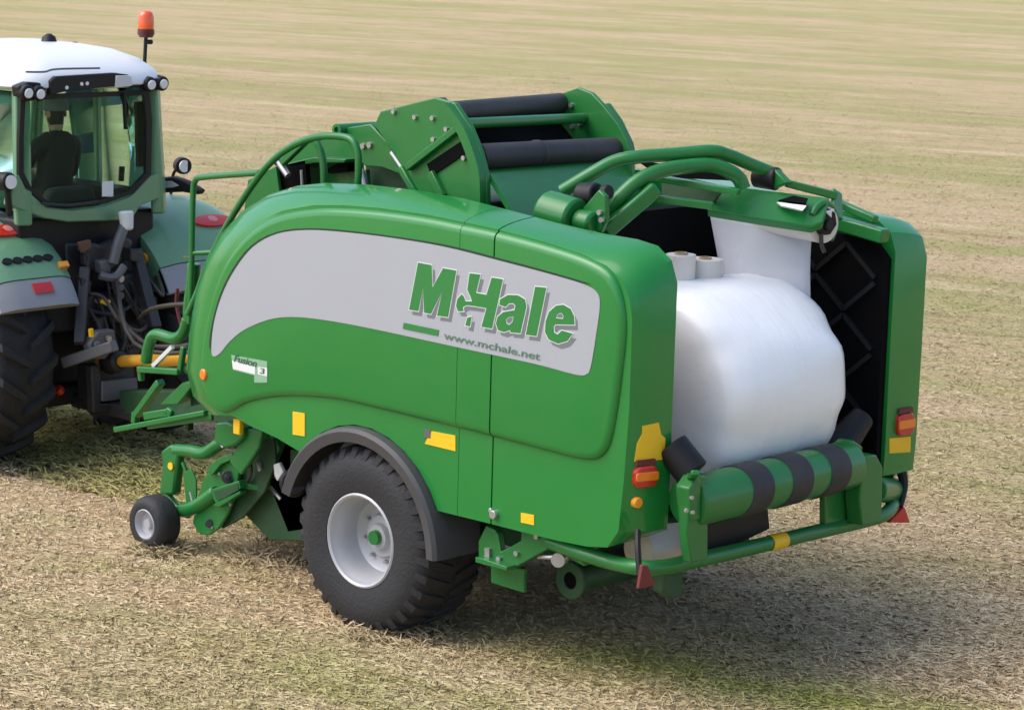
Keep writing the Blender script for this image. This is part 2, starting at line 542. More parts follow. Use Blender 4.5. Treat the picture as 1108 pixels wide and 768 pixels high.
# the row of cut hay that the machine is picking up, greener than the field
def hay_row(n, x0, x1, yc, hw, hz, name, label, green, amt, ln=0.16, wd=0.008):
    x = rs.uniform(x0, x1, n); t = np.clip(rs.normal(0, 0.45, n), -1, 1)
    y = yc+hw*t+0.12*np.sin(x*1.7)
    lump = 0.55+0.45*np.sin(x*3.1+1.3*np.sin(y*4))*np.sin(y*5.3+x)
    z = 0.01+hz*(1-t*t)*rs.uniform(0, 1, n)*lump
    o = blades(name, np.stack([x, y, z], 1), ln, wd, -0.3, 0.6, blade_mat(name, green, amt), bend=0.9)
    o['label'] = label
    return o
hay_row(60000, -9.0, -2.1, 2.2, 1.0, 0.13, 'hay_row', 'row of loose greenish cut hay lying under the tractor drawbar', (0.40, 0.40, 0.115), 0.70, 0.10, 0.009)

def tufts(name, label, spots, n, ln=0.10):
    pts = []
    for cx, cy, rx_, ry_, hz in spots:
        a = rs.uniform(0, 2*PI, n); r = np.sqrt(rs.uniform(0, 1, n))
        pts.append(np.stack([cx+rx_*r*np.cos(a), cy+ry_*r*np.sin(a), 0.005+hz*rs.uniform(0, 1, n)*(1-r)], 1))
    o = blades(name, np.concatenate(pts), ln, 0.008, -0.1, 0.9, STUB, bend=0.9)
    o['label'] = label
tufts('pressed_grass', 'loose dry grass bunched round the wheels and under the pick-up', [(0.05, 0.28, 0.50, 0.42, 0.05), (-2.5, 0.37, 0.26, 0.20, 0.05), (-1.8, 1.2, 0.45, 0.75, 0.16), (-5.7, 1.0, 0.6, 0.5, 0.07)], 1600)
# ------------------------------------------------------------------ the baler
W = 2.869                                   # overall width of the body
baler = thing('baler_wrapper', (0, W/2, 0), 'large green combined round baler and wrapper with silver side panel standing in the field', 'baler')

# -- body shell: outer crease (y=.03) and inner silhouette (y=.34)
SHELL_A = [(-1.385,1.215),(-1.56,1.29),(-1.649,1.475),(-1.613,1.749),(-1.529,2.033),(-1.416,2.235),(-1.249,2.423),(-1.037,2.569),(-0.793,2.668),(-0.491,2.735),(-0.222,2.762),(0.117,2.779),(0.52,2.781),(0.84,2.769),(1.128,2.755),(1.53,2.721),(1.824,2.683),(2.02,2.636),(2.137,2.569),(2.197,2.474),(2.224,2.354),(2.227,1.839),(2.205,1.396),(2.177,1.086),(2.095,0.975),(1.936,0.949),(1.677,0.939),(1.373,0.938),(1.1,0.938)]
SHELL_B = [(-1.807,1.128),(-2.008,1.235),(-2.08,1.416),(-2.043,1.71),(-1.985,1.986),(-1.889,2.205),(-1.734,2.402),(-1.525,2.577),(-1.272,2.709),(-0.996,2.792),(-0.725,2.837),(-0.303,2.865),(0.138,2.872),(0.549,2.861),(0.932,2.83),(1.333,2.793),(1.691,2.77),(1.981,2.764),(2.138,2.743),(2.247,2.669),(2.296,2.544),(2.295,1.865),(2.297,1.254),(2.291,1.074),(2.194,1.021)]
arch = [(0.765*math.cos(a), 0.60+0.765*math.sin(a)) for a in [math.radians(t) for t in (26, 36, 48, 60, 72, 84, 96, 108, 120, 132, 140)]]
lowfront = [(-0.82,1.149),(-1.1,1.191),(-1.27,1.227)]
A = SHELL_A + arch + lowfront
nB = len(SHELL_B)
Bo = SHELL_B + [(A[i][0], A[i][1]) for i in range(nB, len(A))]

A_FAR = [((a[0]+(b[0]-a[0])*0.75, a[1]+(b[1]-a[1])*0.75) if 8 <= i <= 23 else a) for i, (a, b) in enumerate(zip(A, Bo))]
def shell_bm(x_lo=None, x_hi=None, far=False):
    bm = B(); A_ = A_FAR if far else A
    K = 7
    rings = []
    for k in range(K+1):
        t = k/K
        s = 0.5*t+0.5*math.sin(t*PI/2); g = 0.5*t+0.5*(1-math.cos(t*PI/2))
        rings.append([bm.verts.new((a[0]+(b[0]-a[0])*s, 0.03+0.31*g, a[1]+(b[1]-a[1])*s)) for a, b in zip(A_, Bo)])
    n = len(A)
    for p, q in zip(rings, rings[1:]):
        for j in range(n):
            bm.faces.new((p[j], p[(j+1) % n], q[(j+1) % n], q[j]))
    bm.faces.new(rings[0]); bm.faces.new(rings[-1][::-1])
    cut(bm, x_lo, x_hi)
    return bm

def cut(bm, x_lo, x_hi):
    for x, keep in ((x_lo, 1), (x_hi, -1)):
        if x is None: continue
        r = bmesh.ops.bisect_plane(bm, geom=bm.verts[:]+bm.edges[:]+bm.faces[:], plane_co=(x, 0, 0), plane_no=(1, 0, 0),
                                   clear_inner=keep > 0, clear_outer=keep < 0)
        e = [g for g in r['geom_cut'] if isinstance(g, bmesh.types.BMEdge)]
        bmesh.ops.holes_fill(bm, edges=[q for q in bm.edges if q.is_boundary], sides=0)

BULGE = [(-1.373,1.241),(-1.518,1.307),(-1.598,1.487),(-1.561,1.747),(-1.468,2.037),(-1.356,2.239),(-1.189,2.42),(-0.979,2.565),(-0.744,2.657),(-0.452,2.717),(-0.193,2.744),(0.145,2.761),(0.556,2.764),(0.874,2.752),(1.162,2.739),(1.562,2.706),(1.856,2.668),(2.03,2.618),(2.119,2.543),(2.166,2.43),(2.188,2.271),(2.165,1.997),(2.128,1.729),(2.085,1.573),(2.002,1.493),(1.872,1.47),(1.687,1.472),(1.308,1.483),(0.917,1.493),(0.513,1.498),(0.094,1.503),(-0.164,1.505),(-0.427,1.488),(-0.695,1.453),(-0.923,1.405),(-1.137,1.335),(-1.268,1.264)]
BULGE = spline_closed2(BULGE, 3)
def bulge_bm(x_lo=None, x_hi=None):
    bm = B()
    # rounded raised skin: three rings stepping in
    cx = 0.3; cz = 1.95
    def inset(pts, d):
        out = []; m = len(pts)
        for i in range(m):
            p, q, r = V(pts[i-1]), V(pts[i]), V(pts[(i+1) % m])
            t = (r-p).normalized(); nn = V((t.y, -t.x))
            out.append(q+nn*d)
        return out
    ar = sum(BULGE[i-1][0]*BULGE[i][1]-BULGE[i][0]*BULGE[i-1][1] for i in range(len(BULGE)))
    sg = -1 if ar > 0 else 1
    rings = []
    for d, y in ((0, 0.05), (0, 0.028), (0.008, 0.012), (0.024, 0.000), (0.05, -0.005)):
        rings.append([bm.verts.new((q[0], y, q[1])) for q in inset(BULGE, sg*d)])
    n = len(BULGE)
    for p, q in zip(rings, rings[1:]):
        for j in range(n): bm.faces.new((p[j], p[(j+1) % n], q[(j+1) % n], q[j]))
    bm.faces.new(rings[0]); bm.faces.new(rings[-1][::-1])
    cut(bm, x_lo, x_hi)
    return bm

S1 = (0.86,0.0,1.859)[0]; S2 = (1.149,0.0,1.902)[0]
segs = [('side_panel', None, S1-0.002), ('middle_panel', S1+0.002, S2-0.006), ('rear_panel', S2+0.006, None)]
for nm, a, b in segs:
    p = obj(nm, shell_bm(a, b), GREEN, baler, sm=32)
    q = obj('raised_skin', bulge_bm(a, b), GREEN, p, sm=50)
bm = B(); box(bm, (S1-0.03, 0.055, 0.98), (S1+0.03, 0.30, 2.78)); box(bm, (S2-0.03, 0.055, 0.98), (S2+0.03, 0.30, 2.76))
obj('panel_seal', bm, DARKLINE, baler)
# far side body: the same shell mirrored
def mirror(bm):
    for v in bm.verts: v.co.y = W-v.co.y
    bmesh.ops.reverse_faces(bm, faces=bm.faces[:])
    return bm
p = obj('side_panel', mirror(shell_bm(None, S2-0.005, True)), GREEN, baler, sm=32)
obj('raised_skin', mirror(bulge_bm(None, S2-0.005)), GREEN, p, sm=50)
far_rear = mirror(shell_bm(S2+0.005, None, True))
for v in far_rear.verts:
    yy = W-v.co.y; t = min(1, max(0, (v.co.x-1.85)/0.40)); v.co.x += 0.05*t*t*(3-2*t)*min(1, max(0, (0.34-yy)/0.31))
p = obj('rear_panel', far_rear, GREEN, baler, sm=32)
obj('raised_skin', mirror(bulge_bm(S2+0.005, None)), GREEN, p, sm=50)

# -- silver swoosh decal, its dark edge and the lettering
yd = -0.0085
DEC = [(-1.45,1.63),(-1.433,1.828),(-1.35,2.04),(-1.22,2.231),(-1.037,2.406),(-0.801,2.518),(-0.516,2.573),(-0.186,2.597),(0.237,2.609),(0.725,2.606),(1.194,2.575),(1.646,2.54),(1.881,2.514),(1.983,2.478),(2.007,2.405),(1.986,2.233),(1.952,2.037),(1.918,1.988),(1.831,1.975),(1.52,1.991),(1.061,1.998),(0.583,2.006),(0.085,2.014),(-0.346,2.01),(-0.656,1.988),(-0.882,1.939),(-1.121,1.839),(-1.27,1.737),(-1.373,1.641)]
DECs = spline_closed2(DEC, 4)
decal = obj('decal', prism_y(B(), DECs, yd, -0.0045), SILVER, baler)
EDG = [(-1.479,1.676),(-1.452,1.838),(-1.369,2.05),(-1.239,2.241),(-1.055,2.416),(-0.81,2.529),(-0.516,2.585),(-0.186,2.609),(0.236,2.62),(0.724,2.62),(1.194,2.589),(1.646,2.553),(1.938,2.521),(1.647,2.529),(1.195,2.564),(0.725,2.594),(0.237,2.597),(-0.185,2.586),(-0.516,2.561),(-0.801,2.506),(-1.018,2.396),(-1.192,2.234),(-1.321,2.044),(-1.404,1.832),(-1.421,1.665)]
obj('decal_edge', prism_y(B(), spline_closed2(EDG, 3), -0.0070, -0.0046), DARKLINE, decal)

FONTS = {}
def glyphs(txt, bold=0.0, ext=0.0):
    c = bpy.data.curves.new('lettering', 'FONT')
    c.body = txt; c.size = 1.0; c.offset = bold; c.extrude = ext; c.resolution_u = 6
    o = bpy.data.objects.new('lettering', c); COL.objects.link(o)
    dg = bpy.context.evaluated_depsgraph_get()
    me = bpy.data.meshes.new_from_object(o.evaluated_get(dg))
    bpy.data.objects.remove(o); bpy.data.curves.remove(c)
    bm = B(); bm.from_mesh(me); bpy.data.meshes.remove(me)
    return bm

def put_text(bm_all, txt, o3, ex, ez, bold, y, shear=0.0, norm='M', thick=0.002, stretch=None):
    """letters from o3 along ex (whole width) and ez (cap height), as a thin slab facing -y"""
    g = glyphs(txt, bold)
    xs = [v.co.x for v in g.verts]; ys = [v.co.y for v in g.verts]
    x0, x1, y0, y1 = min(xs), max(xs), min(ys), max(ys)
    ex = V(ex); ez = V(ez); o3 = V(o3)
    vm = []
    for f in list(g.faces):
        pass
    me = bpy.data.meshes.new('tmp'); g.to_mesh(me); g.free()
    base = []
    for v in me.vertices:
        u = (v.co.x-x0)/(x1-x0); h = (v.co.y-y0)/(y1-y0)
        p = o3+ex*u+ez*h
        p.y = y
        base.append(p)
    vs = [bm_all.verts.new(p) for p in base]
    vb = [bm_all.verts.new(p+V((0, thick, 0))) for p in base]
    cnt = {}
    for pl in me.polygons:
        idx = list(pl.vertices)
        try: bm_all.faces.new([vs[i] for i in idx]); bm_all.faces.new([vb[i] for i in idx][::-1])
        except ValueError: continue
        for i in range(len(idx)):
            e = (idx[i], idx[(i+1) % len(idx)]); k = tuple(sorted(e)); cnt.setdefault(k, []).append(e)
    for k, es in cnt.items():
        if len(es) == 1:
            a, b = es[0]
            try: bm_all.faces.new((vs[b], vs[a], vb[a], vb[b]))
            except ValueError: pass
    bpy.data.meshes.remove(me)

# the name: each letter as outline and holes
LETTERS = [
 ([(0.438,2.179),(0.509,2.483),(0.628,2.481),(0.639,2.343),(0.727,2.474),(0.842,2.473),(0.78,2.177),(0.684,2.174),(0.726,2.335),(0.632,2.177),(0.571,2.177),(0.557,2.332),(0.521,2.18)], []),
 ([(0.891,2.334),(0.855,2.298),(0.846,2.254),(0.864,2.225),(0.912,2.231),(0.904,2.255),(0.934,2.271),(0.999,2.274),(1.103,2.275),(1.064,2.156),(1.154,2.156),(1.234,2.467),(1.14,2.466),(1.1,2.356),(1.013,2.357),(1.046,2.473),(0.955,2.47),(0.938,2.367),(0.966,2.329),(0.981,2.301),(0.927,2.294),(0.912,2.32)], []),
 ([(0.944,2.195),(0.981,2.208),(0.969,2.145),(0.928,2.146)], []),
 ([(1.214,2.343),(1.279,2.378),(1.361,2.386),(1.417,2.369),(1.432,2.327),(1.389,2.16),(1.307,2.154),(1.304,2.168),(1.255,2.149),(1.205,2.154),(1.185,2.191),(1.198,2.235),(1.243,2.269),(1.335,2.293),(1.342,2.319),(1.324,2.333),(1.288,2.328),(1.262,2.303),(1.21,2.309)], [[(1.268,2.226),(1.287,2.243),(1.33,2.254),(1.321,2.219),(1.296,2.198),(1.272,2.205)]]),
 ([(1.497,2.455),(1.588,2.46),(1.52,2.161),(1.432,2.157)], []),
 ([(1.819,2.269),(1.814,2.32),(1.784,2.359),(1.726,2.376),(1.669,2.363),(1.615,2.32),(1.589,2.259),(1.586,2.196),(1.62,2.153),(1.694,2.139),(1.765,2.165),(1.809,2.215),(1.72,2.222),(1.689,2.194),(1.66,2.202),(1.655,2.235),(1.667,2.251)], [[(1.669,2.289),(1.687,2.318),(1.712,2.326),(1.73,2.311),(1.728,2.292)]]),
]
def offs(pts, d):
    ar = sum(pts[i-1][0]*pts[i][1]-pts[i][0]*pts[i-1][1] for i in range(len(pts)))
    sg = 1 if ar > 0 else -1
    out = []; m = len(pts)
    for i in range(m):
        p, q, r = V(pts[i-1]), V(pts[i]), V(pts[(i+1) % m])
        n1 = V(((q-p).y, -(q-p).x)).normalized(); n2 = V(((r-q).y, -(r-q).x)).normalized()
        nn = n1+n2
        k = 1/max(0.6, nn.length/2) if nn.length > 1e-6 else 1
        out.append(tuple(q+nn.normalized()*d*k*sg))
    return out
def holed(bm, outer, holes, y, th):
    """flat letter with holes as a thin slab"""
    t = B(); ed = []
    for loop in [outer]+holes:
        vs = [t.verts.new((x, y, z)) for x, z in loop]
        ed += [t.edges.new((vs[i], vs[(i+1) % len(vs)])) for i in range(len(vs))]
    bmesh.ops.triangle_fill(t, edges=ed, use_beauty=True, use_dissolve=False)
    r = bmesh.ops.extrude_face_region(t, geom=t.faces[:])
    for v in [g for g in r['geom'] if isinstance(g, bmesh.types.BMVert)]: v.co.y += th
    me = bpy.data.meshes.new('tmp'); t.to_mesh(me); t.free(); bm.from_mesh(me); bpy.data.meshes.remove(me)
b1 = B(); b2 = B(); b3 = B()
for out, hol in LETTERS:
    holed(b1, out, hol, yd-0.0040, 0.001)
    holed(b3, offs(out, 0.0055), [offs(h, -0.004) for h in hol], yd-0.0026, 0.001)
    holed(b2, [(x+0.026, z-0.028) for x, z in out], [[(x+0.026, z-0.028) for x, z in h] for h in hol], yd-0.0012, 0.001)
prism_y(b1, [(0.393,2.091),(0.703,2.086),(0.696,2.048),(0.386,2.052)], yd-0.0040, yd-0.003)
obj('lettering', b1, LETTER, decal)
obj('lettering_shade', b2, LSHADE, decal)
obj('lettering_outline', b3, LWHITE, decal)
bm = B()
o3 = V((0.744,-0.01,2.037)); put_text(bm, 'www.mchale.net', o3, V((1.55,-0.01,2.018))-o3, V((0.751,-0.01,2.082))-o3, 0.012, yd-0.0040, thick=0.001)
obj('web_address', bm, paint('faded_green_print', (0.10, 0.19, 0.12), 0.5), decal)

DPRINT = paint('dark_print', (0.03, 0.10, 0.05), 0.5)
# front sticker with the model name
st = obj('model_sticker', prism_y(B(), [(-1.249,1.652),(-0.886,1.66),(-0.884,1.518),(-1.013,1.499),(-1.014,1.548),(-1.229,1.554)], yd, -0.0045), paint('pale_sticker', (0.24, 0.42, 0.28), 0.5), baler)
bm = B()
prism_y(bm, [(-1.24,1.616),(-1.005,1.606),(-1.005,1.556),(-1.229,1.561)], yd-0.0012, yd-0.0002)
prism_y(bm, [(-0.978,1.61),(-0.885,1.617),(-0.884,1.561),(-0.977,1.56)], yd-0.0012, yd-0.0002)
obj('white_band', bm, LWHITE, st)
bm = B()
o3 = V((-1.219,-0.01,1.612)); put_text(bm, 'Fusion', o3, V((-0.995,-0.01,1.607))-o3, V((-1.201,-0.01,1.659))-o3, 0.02, yd-0.0025, thick=0.001)
obj('lettering', bm, DPRINT, st); bm = B()
o3 = V((-0.957,-0.01,1.569)); put_text(bm, '3', o3, V((-0.911,-0.01,1.57))-o3, V((-0.949,-0.01,1.608))-o3, 0.02, yd-0.0025, thick=0.001)
obj('numeral', bm, DPRINT, st)

# stickers, markers and lamps on the near side
def sticker(name, px, y, mat, label=None, t=0.004):
    return obj(name, prism_y(B(), px, y-t, y+0.001), mat, baler, label=label)
sticker('warning_sticker', [(-0.667,1.354),(-0.55,1.36),(-0.547,1.207),(-0.664,1.2)], 0.029, YELLOW, 'tall yellow sticker in front of the wheel arch')
sticker('warning_sticker', [(0.613,1.433),(0.831,1.439),(0.834,1.341),(0.566,1.343)], 0.029, YELLOW, 'wide yellow sticker above the mudguard')
sticker('warning_sticker', [(1.401,1.056),(1.508,1.061),(1.51,0.999),(1.403,0.996)], 0.029, YELLOW, 'small yellow sticker at the lower edge of the body')
bm = B(); prism_y(bm, [(0.563,1.437),(0.62,1.44),(0.614,1.386),(0.557,1.383)], 0.023, 0.0295); obj('sticker_symbol', bm, GSTEEL, baler)
m = B(); c = V((-1.53,0.02,1.475)); cyl(m, c+V((0, 0.03, 0)), c+V((-0.012, -0.035, 0)), 0.040, 14); obj('side_marker', m, ORANGE, baler, bev=0.008)
c = V((1.184,0.03,1.006)); m = B(); cyl(m, c+V((0, 0.02, 0)), c+V((0, -0.03, 0)), 0.028, 12); cyl(m, c+V((-0.03, 0, 0.02)), c+V((-0.03, -0.02, 0.02)), 0.016, 8); obj('panel_latch', m, STEEL, baler, bev=0.004)
# rear face: sticker and lamps, laid on the curved rear face
def far_push(x, y):
    """the far panel is turned a little more towards the rear than the near one"""
    t = min(1, max(0, (x-1.85)/0.40)); t = t*t*(3-2*t)
    return 0.05*t*min(1, max(0, (0.34-y)/0.31))
from mathutils.bvhtree import BVHTree
def _bvh(bm):
    t = BVHTree.FromBMesh(bm); bm.free(); return t
_near = _bvh(shell_bm(S2+0.006, None))
fb = mirror(shell_bm(S2+0.005, None, True))
for v in fb.verts: v.co.x += far_push(v.co.x, W-v.co.y)
_far = _bvh(fb)
def face_hit(y, z, far):
    h = (_far if far else _near).ray_cast(V((5, y, z)), V((-1, 0, 0)))
    return h[0].x if h[0] is not None else 2.2
def on_face(name, yz, mat, far=False, h=0.004, label=None, parent=None, bev=0.0, back=0.01):
    """a thin plate that follows the curved rear face"""
    bm = B()
    bm.faces.new([bm.verts.new((0, y, z)) for y, z in yz])
    y0 = min(q[0] for q in yz); y1 = max(q[0] for q in yz); z0 = min(q[1] for q in yz); z1 = max(q[1] for q in yz)
    for ax, a, b in ((1, y0, y1), (2, z0, z1)):
        n = max(2, int((b-a)/0.02))
        for k in range(1, n):
            co = [0, 0, 0]; co[ax] = a+(b-a)*k/n; no = [0, 0, 0]; no[ax] = 1
            bmesh.ops.bisect_plane(bm, geom=bm.verts[:]+bm.edges[:]+bm.faces[:], plane_co=co, plane_no=no)
    for v in bm.verts: v.co.x = face_hit(v.co.y, v.co.z, far)+h
    r = bmesh.ops.extrude_face_region(bm, geom=bm.faces[:])
    for v in [g for g in r['geom'] if isinstance(g, bmesh.types.BMVert)]: v.co.x -= h+back
    return obj(name, bm, mat, parent or baler, label=label, bev=bev)
on_face('warning_sticker', [(0.089,1.618),(0.119,1.675),(0.116,1.719),(0.232,1.728),(0.253,1.656),(0.288,1.63),(0.288,1.502),(0.078,1.51)], YELLOW, label='large stepped yellow sticker on the rear face')
def tail_light(yz, far):
    y0 = min(q[0] for q in yz); y1 = max(q[0] for q in yz); z0 = min(q[1] for q in yz); z1 = max(q[1] for q in yz)
    o = on_face('tail_light', rrect(y0+0.006, y1-0.006, z0+0.008, z1-0.008, 0.04), RED, far, 0.030, bev=0.010)
    on_face('lens', rrect(y0+0.008, y1-0.004, z0+(z1-z0)*0.34, z0+(z1-z0)*0.70, 0.012), ORANGE, far, 0.034, parent=o, bev=0.003)
    on_face('housing', [(y0+0.015, z1-0.004), (y1-0.015, z1-0.004), (y1-0.02, z1+0.03), (y0+0.02, z1+0.03)], DARKRED, far, 0.018, parent=o)
DARKRED = paint('dark_red_plastic', (0.12, 0.02, 0.02), 0.5)
tail_light([(0.067,1.488),(0.218,1.466),(0.225,1.343),(0.073,1.366)], False)
tail_light([(2.609,1.481),(2.768,1.46),(2.781,1.322),(2.622,1.344)], True)
on_face('reflector', [(2.562,1.321),(2.772,1.311),(2.782,1.204),(2.571,1.221)], YELLOW, True)
c = V((2.27,0.111,1.262)); c.x = face_hit(c.y, c.z, False); m = B(); cyl(m, c+V((-0.02, 0, 0)), c+V((0.025, -0.008, 0)), 0.034, 14); obj('side_marker', m, AMBER, baler, bev=0.008)
c = V((-1.294,0.1,1.144)); m = B(); box(m, c+V((-0.035, -0.02, -0.055)), c+V((0.035, 0.02, 0.055))); obj('side_marker', m, YELLOW, baler, bev=0.008)

# -- chassis and bale chamber between the panels
bm = B(); box(bm, (-1.35, 0.62, 0.62), (1.15, 0.80, 0.90)); box(bm, (-1.35, W-0.80, 0.62), (1.15, W-0.62, 0.90)); box(bm, (-1.2, 0.62, 0.66), (-1.0, W-0.62, 0.88)); box(bm, (0.9, 0.62, 0.66), (1.1, W-0.62, 0.88))
chassis = obj('main_frame', bm, GREEN_D, baler, bev=0.01)
bm = B(); cyl(bm, (0, 0.50, 0.62), (0, W-0.50, 0.62), 0.075, 16); box(bm, (-0.08, 0.5, 0.60), (0.08, W-0.5, 0.76)); obj('axle', bm, GREEN_D, baler)
CH = [(-1.20, 1.0), (-1.25, 1.8), (-1.05, 2.45), (-0.75, 2.72), (0.30, 2.78), (0.85, 2.40), (0.95, 1.6), (0.80, 1.0), (0.3, 0.72), (-0.8, 0.72)]
bm = B(); prism_y(bm, CH, 0.62, W-0.62); obj('bale_chamber', bm, GREEN_D, baler, bev=0.02)
bm = B(); prism_y(bm, [(0.86, 1.0), (0.97, 1.0), (0.97, 2.74), (0.86, 2.74)], 0.36, W-0.36); obj('dark_backdrop', bm, BLACK_I, baler)  # added black backdrop; its colour stands for the dark interior
bm = B(); prism_y(bm, [(0.98, 1.05), (2.24, 1.05), (2.24, 2.50), (2.1, 2.62), (0.98, 2.66)], 0.345, 0.40); obj('inner_liner', bm, BLACK_I, baler)
bm = B(); prism_y(bm, [(0.98, 1.05), (2.27, 1.16), (2.27, 2.50), (2.15, 2.62), (0.98, 2.66)], W-0.40, W-0.345)
liner = obj('inner_liner', bm, BLACK_I, baler)
RIB = paint('grey_black_rib', (0.010, 0.010, 0.011), 0.42)
for r_ in range(6):
    z = 1.30+0.235*r_; bm = B(); pts = []
    for k in range(6): pts.append(V((1.02+0.235*k, W-0.405, z+(0.10 if (k+r_) % 2 else -0.10))))
    for a, b in zip(pts, pts[1:]): beam(bm, a, b, 0.03, 0.030)
    obj('liner_rib', bm, RIB, liner)
# green bars along the far panel under its top edge
bm = B(); beam(bm, (1.897,2.4,2.709), (2.3,2.4,2.657), 0.10, 0.09); obj('top_rail', bm, GREEN_M, baler, bev=0.012)
bm = B(); beam(bm, (1.89,2.42,2.833), (2.208,2.42,2.752), 0.06, 0.05); obj('top_rail', bm, GREEN_M, baler, bev=0.01)

# -- wheels
def tyre_bm(R, wd, rb, y0, lugs, lug_h, lug_w, ctr, slope=0.45, shoulder=0.05, flat=0.80):
    """agricultural tyre, axis +y from the outer face y0, centre ctr=(x,z)"""
    bm = B()
    Rt = R-lug_h
    pr = [(rb, 0.05), (rb+0.02, 0.018), (rb+(Rt-rb)*0.30, 0.004), (rb+(Rt-rb)*0.55, 0.0), (rb+(Rt-rb)*0.78, 0.012), (Rt-0.035, 0.035), (Rt-0.010, 0.065), (Rt, 0.11), (Rt+0.004, wd/2)]
    pr = pr+[(r, wd-t) for r, t in pr[-2::-1]]
    lathe(bm, pr, (ctr[0], y0, ctr[1]), (0, 1, 0), 64)
    yc = y0+wd/2
    def P(r, a, y): return V((ctr[0]+r*math.cos(a), y, ctr[1]+r*math.sin(a)))
    for s in (-1, 1):
        for k in range(lugs):
            a0 = 2*PI*(k+(0.5 if s > 0 else 0))/lugs
            st = [(0.015, Rt+0.002, R), (wd*0.30, Rt-0.002, R-0.004), (wd*0.5-0.045, Rt-0.03, R-0.016), (wd*0.5-0.012, Rt-0.075, Rt-0.062)]
            rings = []
            for i, (t, r0, r1) in enumerate(st):
                a = a0+slope*(t/(wd/2))**1.1*0.36
                h0 = lug_w/(2*R)*(1.25 if i else 1.0); h1 = h0*0.72
                y = yc+s*t
                rings.append([bm.verts.new(P(r0-0.012, a-h0, y)), bm.verts.new(P(r0-0.012, a+h0, y)), bm.verts.new(P(r1, a+h1, y)), bm.verts.new(P(r1, a-h1, y))])
            for p, q in zip(rings, rings[1:]):
                for j in range(4): bm.faces.new((p[j], p[(j+1) % 4], q[(j+1) % 4], q[j]))
            bm.faces.new(rings[0]); bm.faces.new(rings[-1][::-1])
    return bm

def baler_wheel(y0, inward):
    whl = bpy.data.objects.new('wheel', None)
    link(whl, baler, V((0, y0, 0.61)))
    f = (lambda bm: bm)
    bm = tyre_bm(0.622, 0.58, 0.298, 0.0, 32, 0.022, 0.062, (0, 0.61))
    rim = lathe(B(), [(0.300, 0.052), (0.312, 0.020), (0.300, 0.012), (0.286, 0.022), (0.276, 0.055), (0.262, 0.075), (0.252, 0.16), (0.235, 0.215), (0.190, 0.240), (0.150, 0.240), (0.135, 0.212), (0.09, 0.207), (0.08, 0.17), (0.0, 0.165), (0.0, 0.27), (0.14, 0.27), (0.25, 0.26), (0.285, 0.54), (0.300, 0.54)], (0, 0, 0.61), (0, 1, 0), 56)
    hub = B(); cyl(hub, (0, 0.19, 0.61), (0, 0.135, 0.61), 0.052, 20, 0.046)
    for k in range(8):
        a = k*PI/4+0.2; c = (0.17*math.cos(a), 0.238, 0.61+0.17*math.sin(a))
        bb = cyl(B(), c, (c[0], c[1]-0.03, c[2]), 0.014, 6)
        for v in bb.verts: v.co.y = y0+inward*v.co.y
        obj('wheel_bolt', bb, STEEL, whl)
    for bmx, nm, mt in ((bm, 'tyre', RUBBER), (rim, 'rim', RIM), (hub, 'hub', GREEN_M)):
        for v in bmx.verts: v.co.y = y0+inward*v.co.y
        obj(nm, bmx, mt, whl, sm=34)
    return whl
baler_wheel(0.0, 1)
baler_wheel(W, -1)

def mudguard(y_out, sgn):
    bm = B()
    n = 26
    a0, a1 = math.radians(2), math.radians(163)
    sec = [(0.655, 0.000), (0.722, -0.014), (0.744, 0.008), (0.752, 0.05), (0.752, 0.40), (0.742, 0.40), (0.742, 0.05), (0.730, 0.012), (0.655, 0.010)]
    rings = []
    for i in range(n+1):
        a = a0+(a1-a0)*i/n
        sc = 1.0
        rings.append([bm.verts.new((r*math.cos(a), y_out+sgn*(y-0.03), 0.605+r*math.sin(a))) for r, y in sec])
    m = len(sec)
    for p, q in zip(rings, rings[1:]):
        for j in range(m): bm.faces.new((p[j], p[(j+1) % m], q[(j+1) % m], q[j]))
    bm.faces.new(rings[0]); bm.faces.new(rings[-1][::-1])
    return obj('mudguard', bm, FENDER, baler, sm=30)
mudguard(0.0, 1); mudguard(W, -1)

# -- rear table: roller, brackets, bumper tube
rx, rz = 2.44, 1.262
ya, yb = (2.5,0.334,1.226)[1], (2.5,1.925,1.251)[1]
bm = B(); lathe(bm, [(0, 0), (0.13, 0), (0.147, 0.008), (0.152, 0.03), (0.152, yb-ya-0.03), (0.147, yb-ya-0.008), (0.13, yb-ya), (0, yb-ya)], (rx, ya, rz), (0, 1, 0), 40, close=False)
roll = obj('table_roller', bm, GREEN_M, baler, sm=50)
for f0 in (0.255, 0.50, 0.745):
    bm = B(); L = yb-ya
    # rubber wrap that winds slightly along the roller
    n = 40; rings = []
    for t, r in ((0, 0.150), (0.004, 0.160), (0.125*L, 0.160), (0.125*L+0.004, 0.150)):
        rings.append([bm.verts.new((rx+r*math.sin(2*PI*j/n), ya+f0*L+t+0.035*math.sin(2*PI*j/n+0.6), rz+r*math.cos(2*PI*j/n))) for j in range(n)])
    for p, q in zip(rings, rings[1:]):
        for j in range(n): bm.faces.new((p[j], p[(j+1) % n], q[(j+1) % n], q[j]))
    obj('rubber_band', bm, ROLLER, roll, sm=50)
